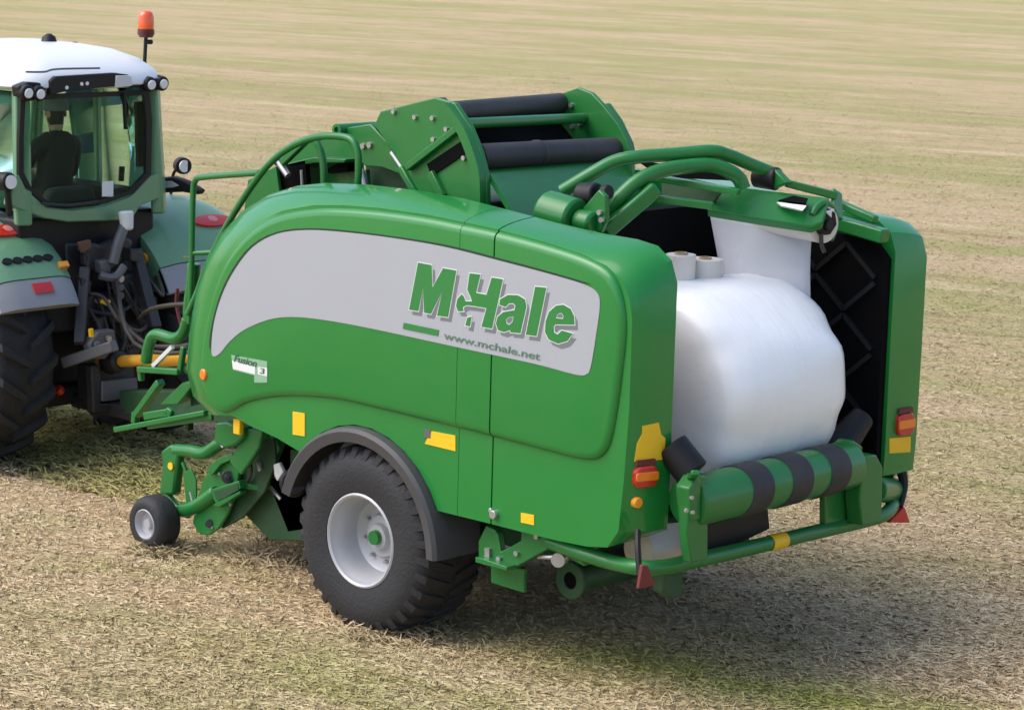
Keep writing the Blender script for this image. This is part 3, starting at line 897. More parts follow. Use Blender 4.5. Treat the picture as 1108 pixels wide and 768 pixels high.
# bumper tube
bz = 0.845
BUMP = [(1.531,0.16,0.877), (1.823,0.12,0.872), (2.041,0.14,0.855), (2.3,0.105,0.88), (2.36,0.253,0.872), (2.37,0.515,0.868), (2.37,0.94,0.859), (2.37,1.687,0.847), (2.37,2.231,0.838), (2.36,2.47,0.841), (2.28,2.675,0.862), (2.12,2.859,0.874)]
bm = B(); tube(bm, BUMP, 0.047, 14)
bumper = obj('bumper_tube', bm, GREEN_M, baler, sm=60)
bm = B(); lathe(bm, [(0.049, 0), (0.0505, 0.002), (0.0505, 0.15), (0.049, 0.152)], (2.37,1.233,0.854), V((2.37,1.687,0.847))-V((2.37,0.94,0.859)), 16); obj('reflector', bm, YELLOW, baler, sm=60)
# near bracket
bm = B()
prism_x(bm, [(0.239,1.395),(0.294,1.453),(0.39,1.428),(0.422,1.19),(0.439,0.918),(0.285,0.922),(0.231,1.115)], 2.46, 2.53)
prism_x(bm, [(0.215,1.382),(0.287,1.443),(0.323,1.405),(0.337,1.181),(0.252,1.178)], 2.44, 2.547)
br = obj('roller_bracket', bm, GREEN_M, baler, bev=0.010)
add_bolts(br, [(2.547,0.237,1.327),(2.547,0.191,1.257),(2.547,0.251,1.237)], (1, 0, 0), 0.013, 0.012)
bm = B(); beam(bm, (2.5,0.287,1.432), (2.62,0.179,1.496), 0.05, 0.03); obj('catch', bm, GREEN_M, br, bev=0.006)
bm = B()
prism_x(bm, [(1.974,1.321),(2.114,1.313),(2.193,1.218),(2.214,0.863),(2.004,0.867),(1.959,1.036)], 2.40, 2.52)
prism_x(bm, [(1.844,1.393),(1.93,1.423),(2.034,1.367),(2.022,1.273),(1.903,1.278)], 2.36, 2.47)
br = obj('roller_bracket', bm, GREEN_M, baler, bev=0.010)
bm = B(); cyl(bm, (2.36,2.341,1.021), (2.2,2.783,0.925), 0.085, 18); obj('pivot_tube', bm, GREEN_M, baler, bev=0.008)
bm = B(); beam(bm, (2.36,1.92,1.144), (2.36,1.948,0.809), 0.30, 0.05, up=(1, 0, 0)); obj('gusset', bm, GREEN_M, baler, bev=0.008)
bm = B(); prism_x(bm, [(0.705,1.028),(1.309,1.048),(1.338,0.914),(1.028,0.871),(0.716,0.854)], 2.27, 2.29); obj('table_plate', bm, BLACK, baler)
# guide cones at both ends of the roller
bm = B(); cyl(bm, (2.28,0.358,1.572), (2.42,0.402,1.423), 0.105, 24, 0.105); obj('guide_roller', bm, BLACK, baler, bev=0.012)
bm = B(); cyl(bm, (2.2,2.06,1.247), (2.24,2.345,1.488), 0.125, 24, 0.08); obj('guide_roller', bm, BLACK, baler, bev=0.012)
# table below the bale
bm = B(); prism_y(bm, [(1.05, 0.92), (1.95, 0.94), (1.95, 0.98), (1.05, 0.98)], 0.5, W-0.5); obj('table_bed', bm, GREEN_D, baler)
bm = B(); cyl(bm, (1.04, 0.6, 1.14), (1.04, W-0.6, 1.14), 0.11, 24); obj('table_roller', bm, BLACK, baler)
# mudflaps and the hanging reflectors at both rear corners
bm = B(); tube(bm, [(2.3,0.059,1.11), (2.36,-0.006,1.033), (2.42,-0.052,0.887)], 0.018, 8); obj('strap', bm, BLACK, baler)
bm = B(); prism_x(bm, [(-0.068,0.958),(-0.017,0.944),(0.056,0.815),(-0.093,0.819)], 2.43, 2.455); obj('reflector_triangle', bm, paint('dull_red_reflector', (0.16, 0.02, 0.02), 0.5), baler, bev=0.005)
bm = B(); tube(bm, [(2.16,2.674,1.135), (2.2,2.743,1.132), (2.25,2.782,1.078), (2.28,2.791,0.97), (2.32,2.703,0.847)], lambda t: 0.055-0.035*t, 8); obj('strap', bm, BLACK, baler)
bm = B(); prism_x(bm, [(2.721,0.846),(2.795,0.728),(2.55,0.767)], 2.31, 2.345); obj('reflector_triangle', bm, paint('bright_red_reflector', (0.55, 0.02, 0.02), 0.4), baler, bev=0.005)

# brackets and rollers under the rear body
bm = B()
prism_y(bm, [(1.001,0.881),(1.073,0.871),(1.105,0.848),(1.133,0.741),(1.225,0.795),(1.301,0.844),(1.299,0.891),(1.252,0.911),(1.559,0.923),(1.54,0.844),(1.216,0.64),(0.946,0.639),(0.941,0.769)], 0.14, 0.19)
fr = obj('side_bracket', bm, GREEN_M, baler, bev=0.006)
bm = B(); prism_y(bm, [(0.995,0.659),(1.083,0.659),(1.263,0.66),(1.263,0.683),(1.081,0.694),(0.994,0.694)], 0.06, 0.20); obj('bracket_flange', bm, GREEN_M, fr, bev=0.004)
add_bolts(fr, [(1.277,0.14,0.761),(1.441,0.14,0.898),(1.13,0.14,0.697)], (0, -1, 0), 0.018, 0.02)
obj('latch_plate', prism_y(B(), [(1.014,0.746),(1.054,0.748),(1.057,0.671),(1.017,0.669)], 0.12, 0.139), STEEL, fr)
bm = B(); prism_y(bm, [(0.946,0.628),(1.232,0.632),(1.238,0.479),(1.056,0.483),(0.952,0.485)], 0.25, 0.28); obj('lower_flap', bm, GREEN_M, baler, bev=0.006)
bm = B(); beam(bm, (1.523,0.2,0.915), (1.827,0.2,0.848), 0.10, 0.14); beam(bm, (1.57,0.15,0.875), (1.827,0.15,0.828), 0.05, 0.05); obj('rear_link', bm, GREEN_M, baler, bev=0.01)
bm = B(); tube(bm, [(1.418,0.18,0.759), (1.592,0.18,0.788)], 0.015, 8, sm=False); cyl(bm, (1.589,0.2,0.784), V((1.619,0.2,0.784))+V((0.0, -0.07, 0)), 0.045, 14); obj('ram', bm, STEEL, baler)
c = V((1.433,0.45,0.563)); bm = B(); lathe(bm, [(0.052, 0.0), (0.122, 0.0), (0.122, 0.03), (0.085, 0.04), (0.085, 1.7), (0.052, 1.7)], c, (0, 1, 0), 28); obj('lower_roller', bm, GREEN_D, baler, bev=0.01)  # darker green carries the shadow under the body
bm = B(); cyl(bm, c+V((0, 0.01, 0)), c+V((0, 1.6, 0)), 0.0515, 12); obj('roller_hole_shade', bm, BLACK_I, baler)  # black plug stands for the shade inside the roller's open end
bm = B(); prism_y(bm, [(1.0, 0.62), (1.25, 0.62), (1.25, 0.95), (1.0, 0.95)], 0.95, W-0.62); obj('rear_crossmember', bm, GREEN_D, baler)
bm = B(); prism_x(bm, [(0.316,0.85),(0.48,0.833),(0.516,0.656),(0.414,0.629),(0.308,0.694)], 2.22, 2.30); obj('tow_bracket', bm, GREEN_D, baler, bev=0.01)

# -- raised chamber door above the panels
NP = [(-0.563,3.22),(-0.504,3.31),(-0.01,3.437),(0.174,3.415),(0.31,3.284),(0.414,3.123),(0.468,2.981),(0.485,2.735),(0.096,2.737),(-0.118,2.805),(-0.249,2.913),(-0.356,3.025)]
bm = B(); prism_y(bm, NP, 0.62, 0.66)
plate = obj('chamber_side_plate', bm, GREEN_M, baler, bev=0.006)
bm = B()
edge = [(0.141,0.62,3.418),(0.302,0.62,3.284),(0.406,0.62,3.122),(0.46,0.62,2.98),(0.476,0.62,2.758)]
ps = smooth(edge, 5)
inner = smooth([(0.092,0.62,3.385),(0.237,0.62,3.255),(0.333,0.62,3.11),(0.387,0.62,2.973),(0.403,0.62,2.75)], 5)
va = [bm.verts.new(p) for p in ps]; vb = [bm.verts.new(p+V((0, -0.055, 0))) for p in ps]; vc = [bm.verts.new(p+V((0, -0.055, 0))) for p in inner]; vd = [bm.verts.new(p) for p in inner]
for r, q in ((va, vb), (vb, vc), (vc, vd), (vd, va)):
    for i in range(len(ps)-1): bm.faces.new((r[i], r[i+1], q[i+1], q[i]))
bm.faces.new((va[0], vb[0], vc[0], vd[0])); bm.faces.new((va[-1], vb[-1], vc[-1], vd[-1]))
obj('edge_flange', bm, GREEN_M, plate, sm=40)
bm = B(); prism(bm, [(-0.604,0.66,3.209),(-0.545,0.66,3.305),(-0.05,0.66,3.432),(-0.024,0.66,3.416),(-0.509,0.66,3.283),(-0.56,0.66,3.194)], (0, 0.10, 0)); obj('back_flange', bm, GREEN_D, plate)
bm = B(); beam(bm, (-0.222,0.6,2.966), (0.232,0.6,3.261), 0.05, 0.045); beam(bm, (-0.009,0.6,2.955), (0.105,0.6,2.811), 0.04, 0.06); obj('rib', bm, GREEN_M, plate, bev=0.006)
bm = B(); beam(bm, (-0.032,0.614,2.97), (0.312,0.614,3.167), 0.014, 0.085); obj('slot', bm, BLACK_I, plate)
add_bolts(plate, [(-0.175,0.62,3.299),(-0.014,0.62,3.306),(0.113,0.62,3.245),(-0.002,0.62,3.17),(0.276,0.62,3.075),(-0.373,0.62,3.32)], (0, -1, 0), 0.017, 0.02)
FP = [(-0.506,3.302),(-0.403,3.361),(-0.19,3.434),(-0.06,3.405),(0.045,3.331),(0.184,3.215),(0.273,3.109),(0.319,2.999),(0.341,2.717),(-0.368,2.515),(-0.515,2.86)]
bm = B(); prism_y(bm, FP, 2.20, 2.24); plate = obj('chamber_side_plate', bm, GREEN_M, baler, bev=0.006)
bm = B(); prism_y(bm, [(-0.05,3.328),(0.034,3.341),(0.148,3.236),(0.256,3.086),(0.285,2.994),(0.194,2.986),(0.083,3.199)], 2.24, 2.30); obj('edge_flange', bm, GREEN_M, plate, bev=0.01)
add_bolts(plate, [(-0.236,2.2,3.309),(-0.104,2.2,3.236),(-0.221,2.2,3.163),(-0.154,2.2,3.188)], (0, -1, 0), 0.018, 0.02)
def cross(name, px0, px1, r, mat, cap=True):
    bm = B(); cyl(bm, px0, px1, r, 26); return obj(name, bm, mat, baler, sm=50)
rr_ = cross('chamber_roller', (0.104,0.66,3.349), (-0.349,2.2,3.314), 0.072, ROLLER)
cross('chamber_roller', (0.352,0.66,3.086), (0.159,2.2,3.036), 0.085, ROLLER)
cross('cross_tube', (0.208,0.64,3.287), (-0.121,2.2,3.229), 0.036, GREEN_M)
bm = B(); lathe(bm, [(0.085, 0), (0.092, 0.01), (0.092, 0.04), (0.085, 0.05)], V((0.352,0.66,3.086)).lerp(V((0.159,2.2,3.036)), 0.40), V((0.159,2.2,3.036))-V((0.352,0.66,3.086)), 24); obj('roller_seam', bm, ROLLER, baler)
# dark belt between the rollers
bm = B(); q = [V((0.059,0.68,3.345))+V((-0.05, 0, -0.02)), V((-0.382,2.18,3.286))+V((-0.05, 0, -0.02)), V((0.104,2.18,2.968))+V((-0.1, 0, -0.05)), V((0.295,0.68,2.991))+V((-0.1, 0, -0.05))]; prism(bm, q, (-0.03, 0, -0.02)); obj('belt', bm, BLACK_I, baler)
bm = B(); beam(bm, (-0.03,0.9,3.292)[:2]+(3.33,), (-0.097,1.5,3.286)[:2]+(3.33,), 0.02, 0.02); obj('tie_rod', bm, PTOYEL, baler)
# smooth green cover sloping down behind the lower roller
t0, t1 = V((0.412,0.66,3.009)), V((0.195,2.2,2.975))
bm = B(); prof = [(0, 0), (0.05, -0.02), (0.22, -0.20), (0.36, -0.42), (0.42, -0.60)]
r0 = [bm.verts.new(t0+V((a, 0, b))) for a, b in prof]; r1 = [bm.verts.new(t1+V((a, 0, b))) for a, b in prof]
r0b = [bm.verts.new(t0+V((a-0.03, 0, b-0.02))) for a, b in prof]; r1b = [bm.verts.new(t1+V((a-0.03, 0, b-0.02))) for a, b in prof]
for a, b in ((r0, r1), (r1, r1b), (r1b, r0b), (r0b, r0)):
    for i in range(len(prof)-1): bm.faces.new((a[i], a[i+1], b[i+1], b[i]))
bm.faces.new((r0[0], r1[0], r1b[0], r0b[0])); bm.faces.new((r0[-1], r1[-1], r1b[-1], r0b[-1]))
obj('chamber_cover', bm, GREEN_M, baler, sm=60)

# -- front top: plates, posts, hoops
bm = B(); prism_y(bm, [(-2.007,2.492),(-1.97,2.711),(-1.68,2.835),(-1.639,2.672),(-1.618,2.571)], 0.75, 0.78); obj('front_plate', bm, GREEN_M, baler, bev=0.005)
bm = B(); prism_y(bm, [(-1.737,2.821),(-1.432,2.894),(-1.388,2.591),(-1.712,2.532)], 0.80, 0.84); obj('recess_shade', bm, BLACK_I, baler)  # black plate stands for the shade in the gap
bm = B(); tube(bm, [(-1.606,0.7,2.89), (-1.49,0.7,2.792)], 0.025, 8, sm=False); tube(bm, [(-1.621,0.68,2.87), (-1.571,0.72,2.924)], 0.03, 8, sm=False); tube(bm, [(-1.38,0.72,2.839), (-1.369,0.72,2.726)], 0.010, 6, sm=False); obj('cylinder_rod', bm, STEEL, baler)
bm = B(); prism_y(bm, [(-1.838,2.836),(-1.6,3.025),(-1.459,3.062),(-1.059,3.071),(-1.011,2.619),(-1.591,2.56),(-1.635,2.828)], 0.95, 0.99); obj('front_plate', bm, GREEN_M, baler, bev=0.006)
bm = B(); prism_y(bm, [(-1.677,2.843),(-1.347,2.924),(-1.023,2.94),(-1.04,2.914),(-1.346,2.886),(-1.562,2.841)], 0.80, 0.95); obj('front_shelf', bm, GREEN_M, baler, bev=0.006)
bm = B(); prism_y(bm, [(-1.333,2.833),(-1.094,2.931),(-1.092,2.843),(-1.258,2.815)], 0.88, 0.945); obj('recess_shade', bm, BLACK_I, baler)  # gap shade as a black plate
bm = B(); beam(bm, (-1.548,0.7,2.876), (-1.306,0.7,3.056), 0.05, 0.05); beam(bm, (-1.325,0.7,3.048), (-1.177,0.7,3.085), 0.05, 0.05); obj('front_strut', bm, GREEN_M, baler, bev=0.008)
bm = B(); tube(bm, [(-1.104,0.6,3.071), (-1.057,0.6,3.001), (-1.027,0.6,2.904), (-1.015,0.6,2.743)], 0.026, 10); obj('front_post', bm, GREEN_M, baler, sm=60)
bm = B(); tube(bm, [(-2.196,0.4,1.763), (-2.12,0.42,1.916), (-2.036,0.44,2.12), (-1.892,0.45,2.357), (-1.693,0.46,2.615), (-1.448,0.46,2.867), (-1.216,0.46,3.019), (-0.97,0.46,3.108), (-0.736,0.46,3.137), (-0.603,0.46,3.121), (-0.548,0.46,3.047), (-0.537,0.46,2.939), (-0.542,0.46,2.798)], 0.024, 12); obj('hoop_rail', bm, GREEN_M, baler, sm=60)
bm = B(); tube(bm, [(-2.355,0.55,1.66), (-2.338,0.55,1.963), (-2.331,0.55,2.327), (-2.323,0.55,2.605), (-2.294,0.55,2.693), (-2.17,0.53,2.728), (-1.514,0.46,2.823)], 0.022, 10); tube(bm, [(-2.339,0.55,2.168), (-2.147,0.6,2.193)], 0.018, 8, sm=False); obj('handrail', bm, GREEN_M, baler, sm=60)
bm = B(); prism_y(bm, [(-0.932,3.162),(-0.646,3.216),(-0.467,3.102),(-0.297,2.941),(-0.366,2.91),(-0.524,2.938),(-0.683,2.93),(-0.792,2.994)], 0.66, 0.72); yoke = obj('door_arm', bm, GREEN_M, baler, bev=0.008)
add_bolts(yoke, [(-0.698,0.66,3.066),(-0.636,0.66,3.078)], (0, -1, 0), 0.022, 0.02)
bm = B(); lathe(bm, [(0.022, 0), (0.042, 0), (0.042, 0.35), (0.022, 0.35)], (-0.906,0.6,3.156), (0, 1, 0), 16); cyl(bm, V((-0.906,0.6,3.156))+V((0, 0.02, 0)), V((-0.906,0.6,3.156))+V((0, 0.03, 0)), 0.023, 12); obj('pivot_tube', bm, GREEN_M, baler, sm=50)
bm = B(); prism_y(bm, [(-0.834,2.972),(-0.523,2.988),(-0.324,2.743),(-0.801,2.714)], 0.80, 0.84); obj('front_plate', bm, GREEN_D, baler)
bm = B(); tube(bm, [(-0.412,0.64,3.049), (-0.297,0.64,2.944)], 0.020, 8, sm=False); obj('cylinder_rod', bm, STEEL, baler)
bm = B(); beam(bm, (-0.303,0.62,2.963), (-0.143,0.62,2.791), 0.05, 0.05); obj('door_ram', bm, GREEN_M, baler, bev=0.01)
bm = B(); tube(bm, [(-0.685,0.6,2.935), (-0.63,0.6,2.879), (-0.611,0.6,2.819)], 0.016, 8); cyl(bm, (-0.636,0.58,2.904), (-0.589,0.58,2.786), 0.022, 10); obj('hose_fitting', bm, STEEL, baler)
bm = B(); prism_y(bm, [(-0.811,2.886),(-0.721,2.906),(-0.699,2.741),(-0.807,2.731)], 0.70, 0.74); obj('lock_plate', bm, GREEN_M, baler, bev=0.006)

# -- rear top: wrapping arms and hoops
def along(pts):
    return [V(p) for p in pts]
c = V((1.11,0.6,2.836)); bm = B(); cyl(bm, c+V((-0.10, 0.0, -0.02)), c+V((0.16, 0.0, -0.05)), 0.13, 20); cyl(bm, c+V((0.16, 0.0, -0.05)), c+V((0.30, 0.0, -0.06)), 0.07, 16); obj('swivel_drum', bm, GREEN_M, baler, bev=0.02)
c = V((1.274,0.72,2.925)); bm = B(); cyl(bm, c+V((-0.09, 0, 0.0)), c+V((0.05, 0, 0.01)), 0.075, 18); cyl(bm, c+V((0.09, 0, 0.03)), c+V((0.15, 0, 0.04)), 0.045, 14); obj('hydraulic_motor', bm, BLACK, baler, bev=0.012)
bm = B(); prism_y(bm, [(1.231,2.737),(1.287,2.852),(1.417,2.984),(1.471,2.95),(1.485,2.804),(1.444,2.721)], 0.62, 0.66); mp = obj('motor_plate', bm, GREEN_M, baler, bev=0.008)
add_bolts(mp, [(1.441,0.62,2.847),(1.458,0.62,2.803)], (0, -1, 0), 0.018, 0.02)
bm = B(); tube(bm, [(1.001,0.75,2.925), (1.153,0.85,3.043), (1.253,0.95,3.122), (1.355,1.05,3.154), (1.486,1.25,3.172), (1.619,1.45,3.191), (1.664,1.58,3.159), (1.719,1.72,3.103), (1.768,1.85,3.053)], 0.043, 14); obj('ring_hoop', bm, GREEN_M, baler, sm=60)
bm = B(); tube(bm, [(1.286,0.8,2.772), (1.373,0.85,2.904), (1.447,0.95,3.019), (1.504,1.1,3.079), (1.576,1.28,3.104), (1.647,1.42,3.108), (1.717,1.52,3.068), (1.745,1.58,3.021), (1.762,1.6,2.963)], 0.047, 14); obj('ring_hoop', bm, GREEN_M, baler, sm=60)
bm = B(); beam(bm, (1.365,0.74,2.704), (1.538,1.02,2.983), 0.10, 0.10); obj('wrap_arm', bm, GREEN_M, baler, bev=0.02)
bm = B(); beam(bm, (1.358,1.25,3.01), (1.852,1.45,2.958), 0.08, 0.04); beam(bm, (1.475,1.1,2.903), (1.771,1.3,2.874), 0.07, 0.045); obj('ring_bar', bm, GREEN_M, baler, bev=0.008)
bm = B(); prism(bm, [(1.181,1.5,2.948),(1.679,1.5,2.961),(1.582,1.5,2.84),(1.186,1.5,2.848)], (0.0, 0.03, 0)); obj('ring_plate', bm, GREEN_D, baler)
bm = B(); prism(bm, [(0.718,1.8,3.026),(1.495,1.8,3.037),(1.574,1.8,2.979),(0.922,1.8,2.941)], (-0.0, 0.03, 0)); obj('recess_shade', bm, BLACK_I, baler)  # black sheet in place of the shade behind the hoops
bm = B(); prism(bm, [(1.601,1.45,2.822), (1.57,1.6,2.944), (1.654,1.7,2.958), (1.992,1.95,2.916), (2.128,2.02,2.914), (2.205,1.85,2.782), (2.158,1.8,2.751), (1.924,1.65,2.778)], (-0.02, 0.03, -0.05)); obj('dispenser_beam', bm, GREEN_M, baler, bev=0.01)
bm = B(); prism(bm, [(1.92,1.76,2.887), (1.959,1.86,2.913), (2.06,1.88,2.904), (2.107,1.8,2.88)], (0.012, -0.012, 0.01)); obj('beam_slot', bm, BLACK_I, baler)
bm = B(); prism(bm, [(1.914,1.75,2.875), (2.123,1.78,2.871), (2.111,1.76,2.842), (1.959,1.74,2.857)], (0.012, -0.012, 0.01)); obj('beam_lining', bm, LWHITE, baler)
c = V((1.666,1.85,3.02)); bm = B(); cyl(bm, c, c+V((0.16, 0.02, -0.01)), 0.075, 16); obj('hydraulic_motor', bm, BLACK, baler, bev=0.012)
bm = B(); prism(bm, [(1.731,1.83,3.063),(1.826,1.83,3.078),(1.933,1.83,3.0),(1.833,1.83,2.955),(1.73,1.83,2.957)], (0.0, 0.06, 0)); obj('motor_plate', bm, GREEN_M, baler, bev=0.01)
bm = B(); beam(bm, (1.866,1.9,2.989), (2.083,2.15,2.912), 0.06, 0.05); obj('ring_bar', bm, GREEN_M, baler, bev=0.008)
bm = B(); beam(bm, (1.684,2.1,2.965), (1.938,2.35,2.891), 0.05, 0.03); obj('recess_shade', bm, BLACK_I, baler)  # black bar in place of shade

# dispenser end: green yoke round the end of the film roll
c = V((2.12,1.967,2.747))
bm = B(); tube(bm, [c+V((0.0+0.25*0.13*math.cos(a)*0, 0.135*math.cos(a), 0.135*math.sin(a))) for a in [math.radians(t) for t in range(-50, 151, 20)]], 0.024, 8, sq=True); yk = obj('roll_holder', bm, GREEN_M, baler, bev=0.006)
bm = B(); cyl(bm, c+V((0, 0, 0.02)), c+V((0.035, -0.009, 0.02)), 0.092, 7); cyl(bm, c+V((0.03, 0, 0)), c+V((0.06, 0, 0)), 0.035, 14); obj('holder_cap', bm, BLACK, yk, bev=0.008)
bm = B(); prism_x(bm, [(1.935,2.835),(2.021,2.846),(2.038,2.763)], 2.155, 2.165); obj('holder_sticker', bm, LWHITE, yk)
bm = B(); tube(bm, [c+V((0.03, -0.05, -0.05)), c+V((0.03, -0.04, -0.12)), c+V((0.04, -0.02, -0.17))], 0.014, 8); obj('brake_lever', bm, DSTEEL, yk)
bm = B(); beam(bm, (2.05,2.193,2.936), (2.12,2.121,2.777), 0.10, 0.03, up=(1, 0, 0)); obj('roll_bracket', bm, GREEN_M, baler, bev=0.008)
fr = thing('film_roll', c+V((-0.45, 0.11, -0.12)), 'white stretch film roll held at the end of the overhead dispenser', 'film roll', 'film rolls carried by the baler')
bm = B(); lathe(bm, [(0.04, -0.75), (0.118, -0.75), (0.118, 0.012), (0.04, 0.012)], c, (1, -0.25, 0), 32); obj('film', bm, FILMROLL, fr, sm=40)
bm = B(); lathe(bm, [(0.030, -0.76), (0.04, -0.76), (0.04, 0.018), (0.030, 0.018)], c, (1, -0.25, 0), 20); obj('core', bm, CARD, fr, sm=40)

# -- pick-up: gauge wheel, links, guard, tines
gw = bpy.data.objects.new('gauge_wheel', None); link(gw, baler, V((-2.52, 0.29, 0.2)))
bm = lathe(B(), [(0.105, 0.02), (0.115, 0.006), (0.15, 0.0), (0.175, 0.012), (0.195, 0.04), (0.202, 0.07), (0.202, 0.145), (0.195, 0.175), (0.175, 0.20), (0.15, 0.212), (0.105, 0.20)], (-2.52, 0.27, 0.2), (0, 1, 0), 40)
obj('tyre', bm, RUBBER, gw, sm=40)
bm = lathe(B(), [(0.107, 0.022), (0.112, 0.010), (0.104, 0.006), (0.096, 0.02), (0.085, 0.05), (0.04, 0.06), (0.035, 0.03), (0.0, 0.03), (0.0, 0.09), (0.107, 0.19)], (-2.52, 0.27, 0.2), (0, 1, 0), 36)
obj('rim', bm, RIM, gw, sm=40)
bm = B(); tube(bm, [(-2.52, 0.40, 0.2), (-2.52, 0.56, 0.2)], 0.03, 10, sm=False); tube(bm, [(-2.639,0.56,0.39), (-2.512,0.56,0.289), (-2.365,0.56,0.261)], 0.035, 10); obj('wheel_arm', bm, GREEN_M, baler, sm=60)
bm = B(); prism_y(bm, [(-2.66,0.359),(-2.619,0.601),(-2.641,0.686),(-2.536,0.752),(-2.432,0.742),(-2.452,0.63),(-2.492,0.382)], 0.52, 0.60); obj('wheel_bracket', bm, GREEN_M, baler, bev=0.02)
bm = B(); c = V((-2.512,0.515,0.598)); cyl(bm, c, c+V((0, -0.008, 0)), 0.028, 14); obj('round_sticker', bm, YELLOW, baler)
bm = B(); tube(bm, [(-2.515,0.56,0.708), (-2.349,0.56,0.729), (-2.185,0.56,0.743), (-2.043,0.56,0.828), (-1.904,0.56,0.898)], 0.05, 8, sq=True); obj('pickup_link', bm, GREEN_M, baler, sm=50, bev=0.01)
bm = B(); tube(bm, [(-2.407,0.54,0.64), (-2.354,0.54,0.547), (-2.312,0.54,0.452), (-2.29,0.54,0.353)], 0.016, 8); obj('chain', bm, GREEN_M, baler)
bm = B(); tube(bm, [(-1.973,0.5,0.894), (-1.913,0.5,0.838)], 0.014, 8, sm=False); tube(bm, [(-2.274,0.5,0.451), (-2.211,0.5,0.292)], 0.012, 8, sm=False); obj('pin', bm, STEEL, baler)
bm = B(); prism_y(bm, [(-2.192,0.439),(-2.132,0.572),(-2.011,0.7),(-1.872,0.778),(-1.773,0.781),(-1.751,0.679),(-1.789,0.519),(-1.867,0.363),(-1.966,0.237),(-2.066,0.17),(-2.168,0.157),(-2.251,0.223)], 0.50, 0.53); gd = obj('pickup_side_plate', bm, GREEN_M, baler, bev=0.008)
bm = B(); prism(bm, [(-1.999,0.44,0.523),(-1.681,0.44,0.647),(-1.661,0.44,0.597),(-1.917,0.44,0.431)], (0, 0.06, 0)); prism(bm, [(-1.958,0.44,0.423),(-1.67,0.44,0.576),(-1.66,0.44,0.558),(-1.897,0.44,0.414)], (0, 0.06, 0)); obj('bracket', bm, GREEN_M, gd, bev=0.005)
bm = B(); prism(bm, [(-1.943,0.435,0.521),(-1.685,0.435,0.627),(-1.675,0.435,0.582),(-1.902,0.435,0.461)], (0, 0.012, 0)); obj('bracket_recess', bm, GREEN_D, gd)
bm = B(); tube(bm, [(-2.4,0.52,0.288), (-2.211,0.5,0.354), (-1.965,0.48,0.51)], 0.055, 8, sq=True); obj('pickup_link', bm, GREEN_M, baler, sm=50, bev=0.012)
bm = B(); prism_y(bm, [(-1.735,0.776),(-1.658,0.907),(-1.543,1.045),(-1.388,1.057),(-1.425,0.933),(-1.52,0.813),(-1.616,0.704)], 0.40, 0.44); obj('pickup_arm', bm, GREEN_M, baler, bev=0.01)
bm = B(); prism_y(bm, [(-1.859,0.911),(-1.841,1.046),(-1.723,1.072),(-1.547,1.054),(-1.546,0.989),(-1.623,0.924),(-1.74,0.878)], 0.36, 0.46); obj('pickup_pivot', bm, GREEN_M, baler, bev=0.015)
bm = B(); prism_y(bm, [(-1.59,0.626),(-1.707,0.565),(-1.46,0.979),(-1.42,0.894),(-1.532,0.683)], 0.58, 0.62); beam(bm, (-1.75,0.5,0.599), (-1.589,0.6,0.586), 0.05, 0.04); obj('pickup_arm', bm, GREEN_M, baler, bev=0.008)
bm = B(); prism_y(bm, [(-1.386,0.805),(-1.329,0.828),(-1.28,0.771),(-1.345,0.694),(-1.375,0.729)], 0.50, 0.53); obj('grey_cover', bm, CLOUDW, baler, bev=0.006)
bm = B(); tube(bm, [(-1.594,0.55,0.778), (-1.573,0.55,0.722)], 0.02, 8, sm=False); obj('pin', bm, STEEL, baler)
bm = B(); cyl(bm, (-0.949,0.3,0.784), (-1.303,0.62,0.674), 0.10, 18); obj('gearbox', bm, BLACK, baler, bev=0.02)
bm = B(); cyl(bm, (-1.75, 0.80, 0.36), (-1.75, W-0.54, 0.36), 0.12, 24)
obj('pickup_drum', bm, BLACK, baler, sm=50)  # drum coloured black to stand for the shade under the body
bm = B()
for i in range(26):
    y = 0.86+i*(W-1.48)/25
    for k in range(5):
        a = k*2*PI/5+0.4
        tube(bm, [(-1.75+0.14*math.cos(a), y, 0.36+0.14*math.sin(a)), (-1.75+0.27*math.cos(a+0.15), y, 0.36+0.27*math.sin(a+0.15))], 0.006, 5, sm=False)
tn = obj('tine', bm, DSTEEL, baler); tn['kind'] = 'stuff'
bm = B(); cyl(bm, (-2.15, 0.6, 0.48), (-2.15, W-0.6, 0.48), 0.07, 16); obj('crop_roller', bm, GREEN_D, baler)
bm = B(); prism_y(bm, [(-1.4, 0.30), (-0.9, 0.45), (-0.9, 0.9), (-1.4, 1.0), (-1.6, 0.6)], 0.66, W-0.66); obj('dark_underbelly', bm, BLACK, baler)  # black filler box for the shaded void under the body
bm = B(); prism_y(bm, [(-2.05, 0.3), (-1.8, 0.15), (-1.5, 0.25), (-1.45, 0.62), (-1.75, 0.66), (-2.0, 0.5)], W-0.55, W-0.52); obj('pickup_side_plate', bm, GREEN_M, baler, bev=0.006)
g2 = bpy.data.objects.new('gauge_wheel', None); link(g2, baler, V((-2.52, W-0.29, 0.2)))
bm = lathe(B(), [(0.105, 0.02), (0.15, 0.0), (0.195, 0.04), (0.202, 0.07), (0.202, 0.145), (0.175, 0.20), (0.105, 0.20)], (-2.52, W-0.48, 0.2), (0, 1, 0), 32); obj('tyre', bm, RUBBER, g2)
bm = lathe(B(), [(0.0, 0.02), (0.107, 0.022), (0.107, 0.19), (0.0, 0.19)], (-2.52, W-0.48, 0.2), (0, 1, 0), 28, close=False); obj('rim', bm, RIM, g2)
bm = B(); tube(bm, [(-2.52, W-0.45, 0.2), (-2.4, W-0.6, 0.5), (-1.7, W-0.6, 0.8)], 0.04, 8); obj('wheel_arm', bm, GREEN_M, baler)

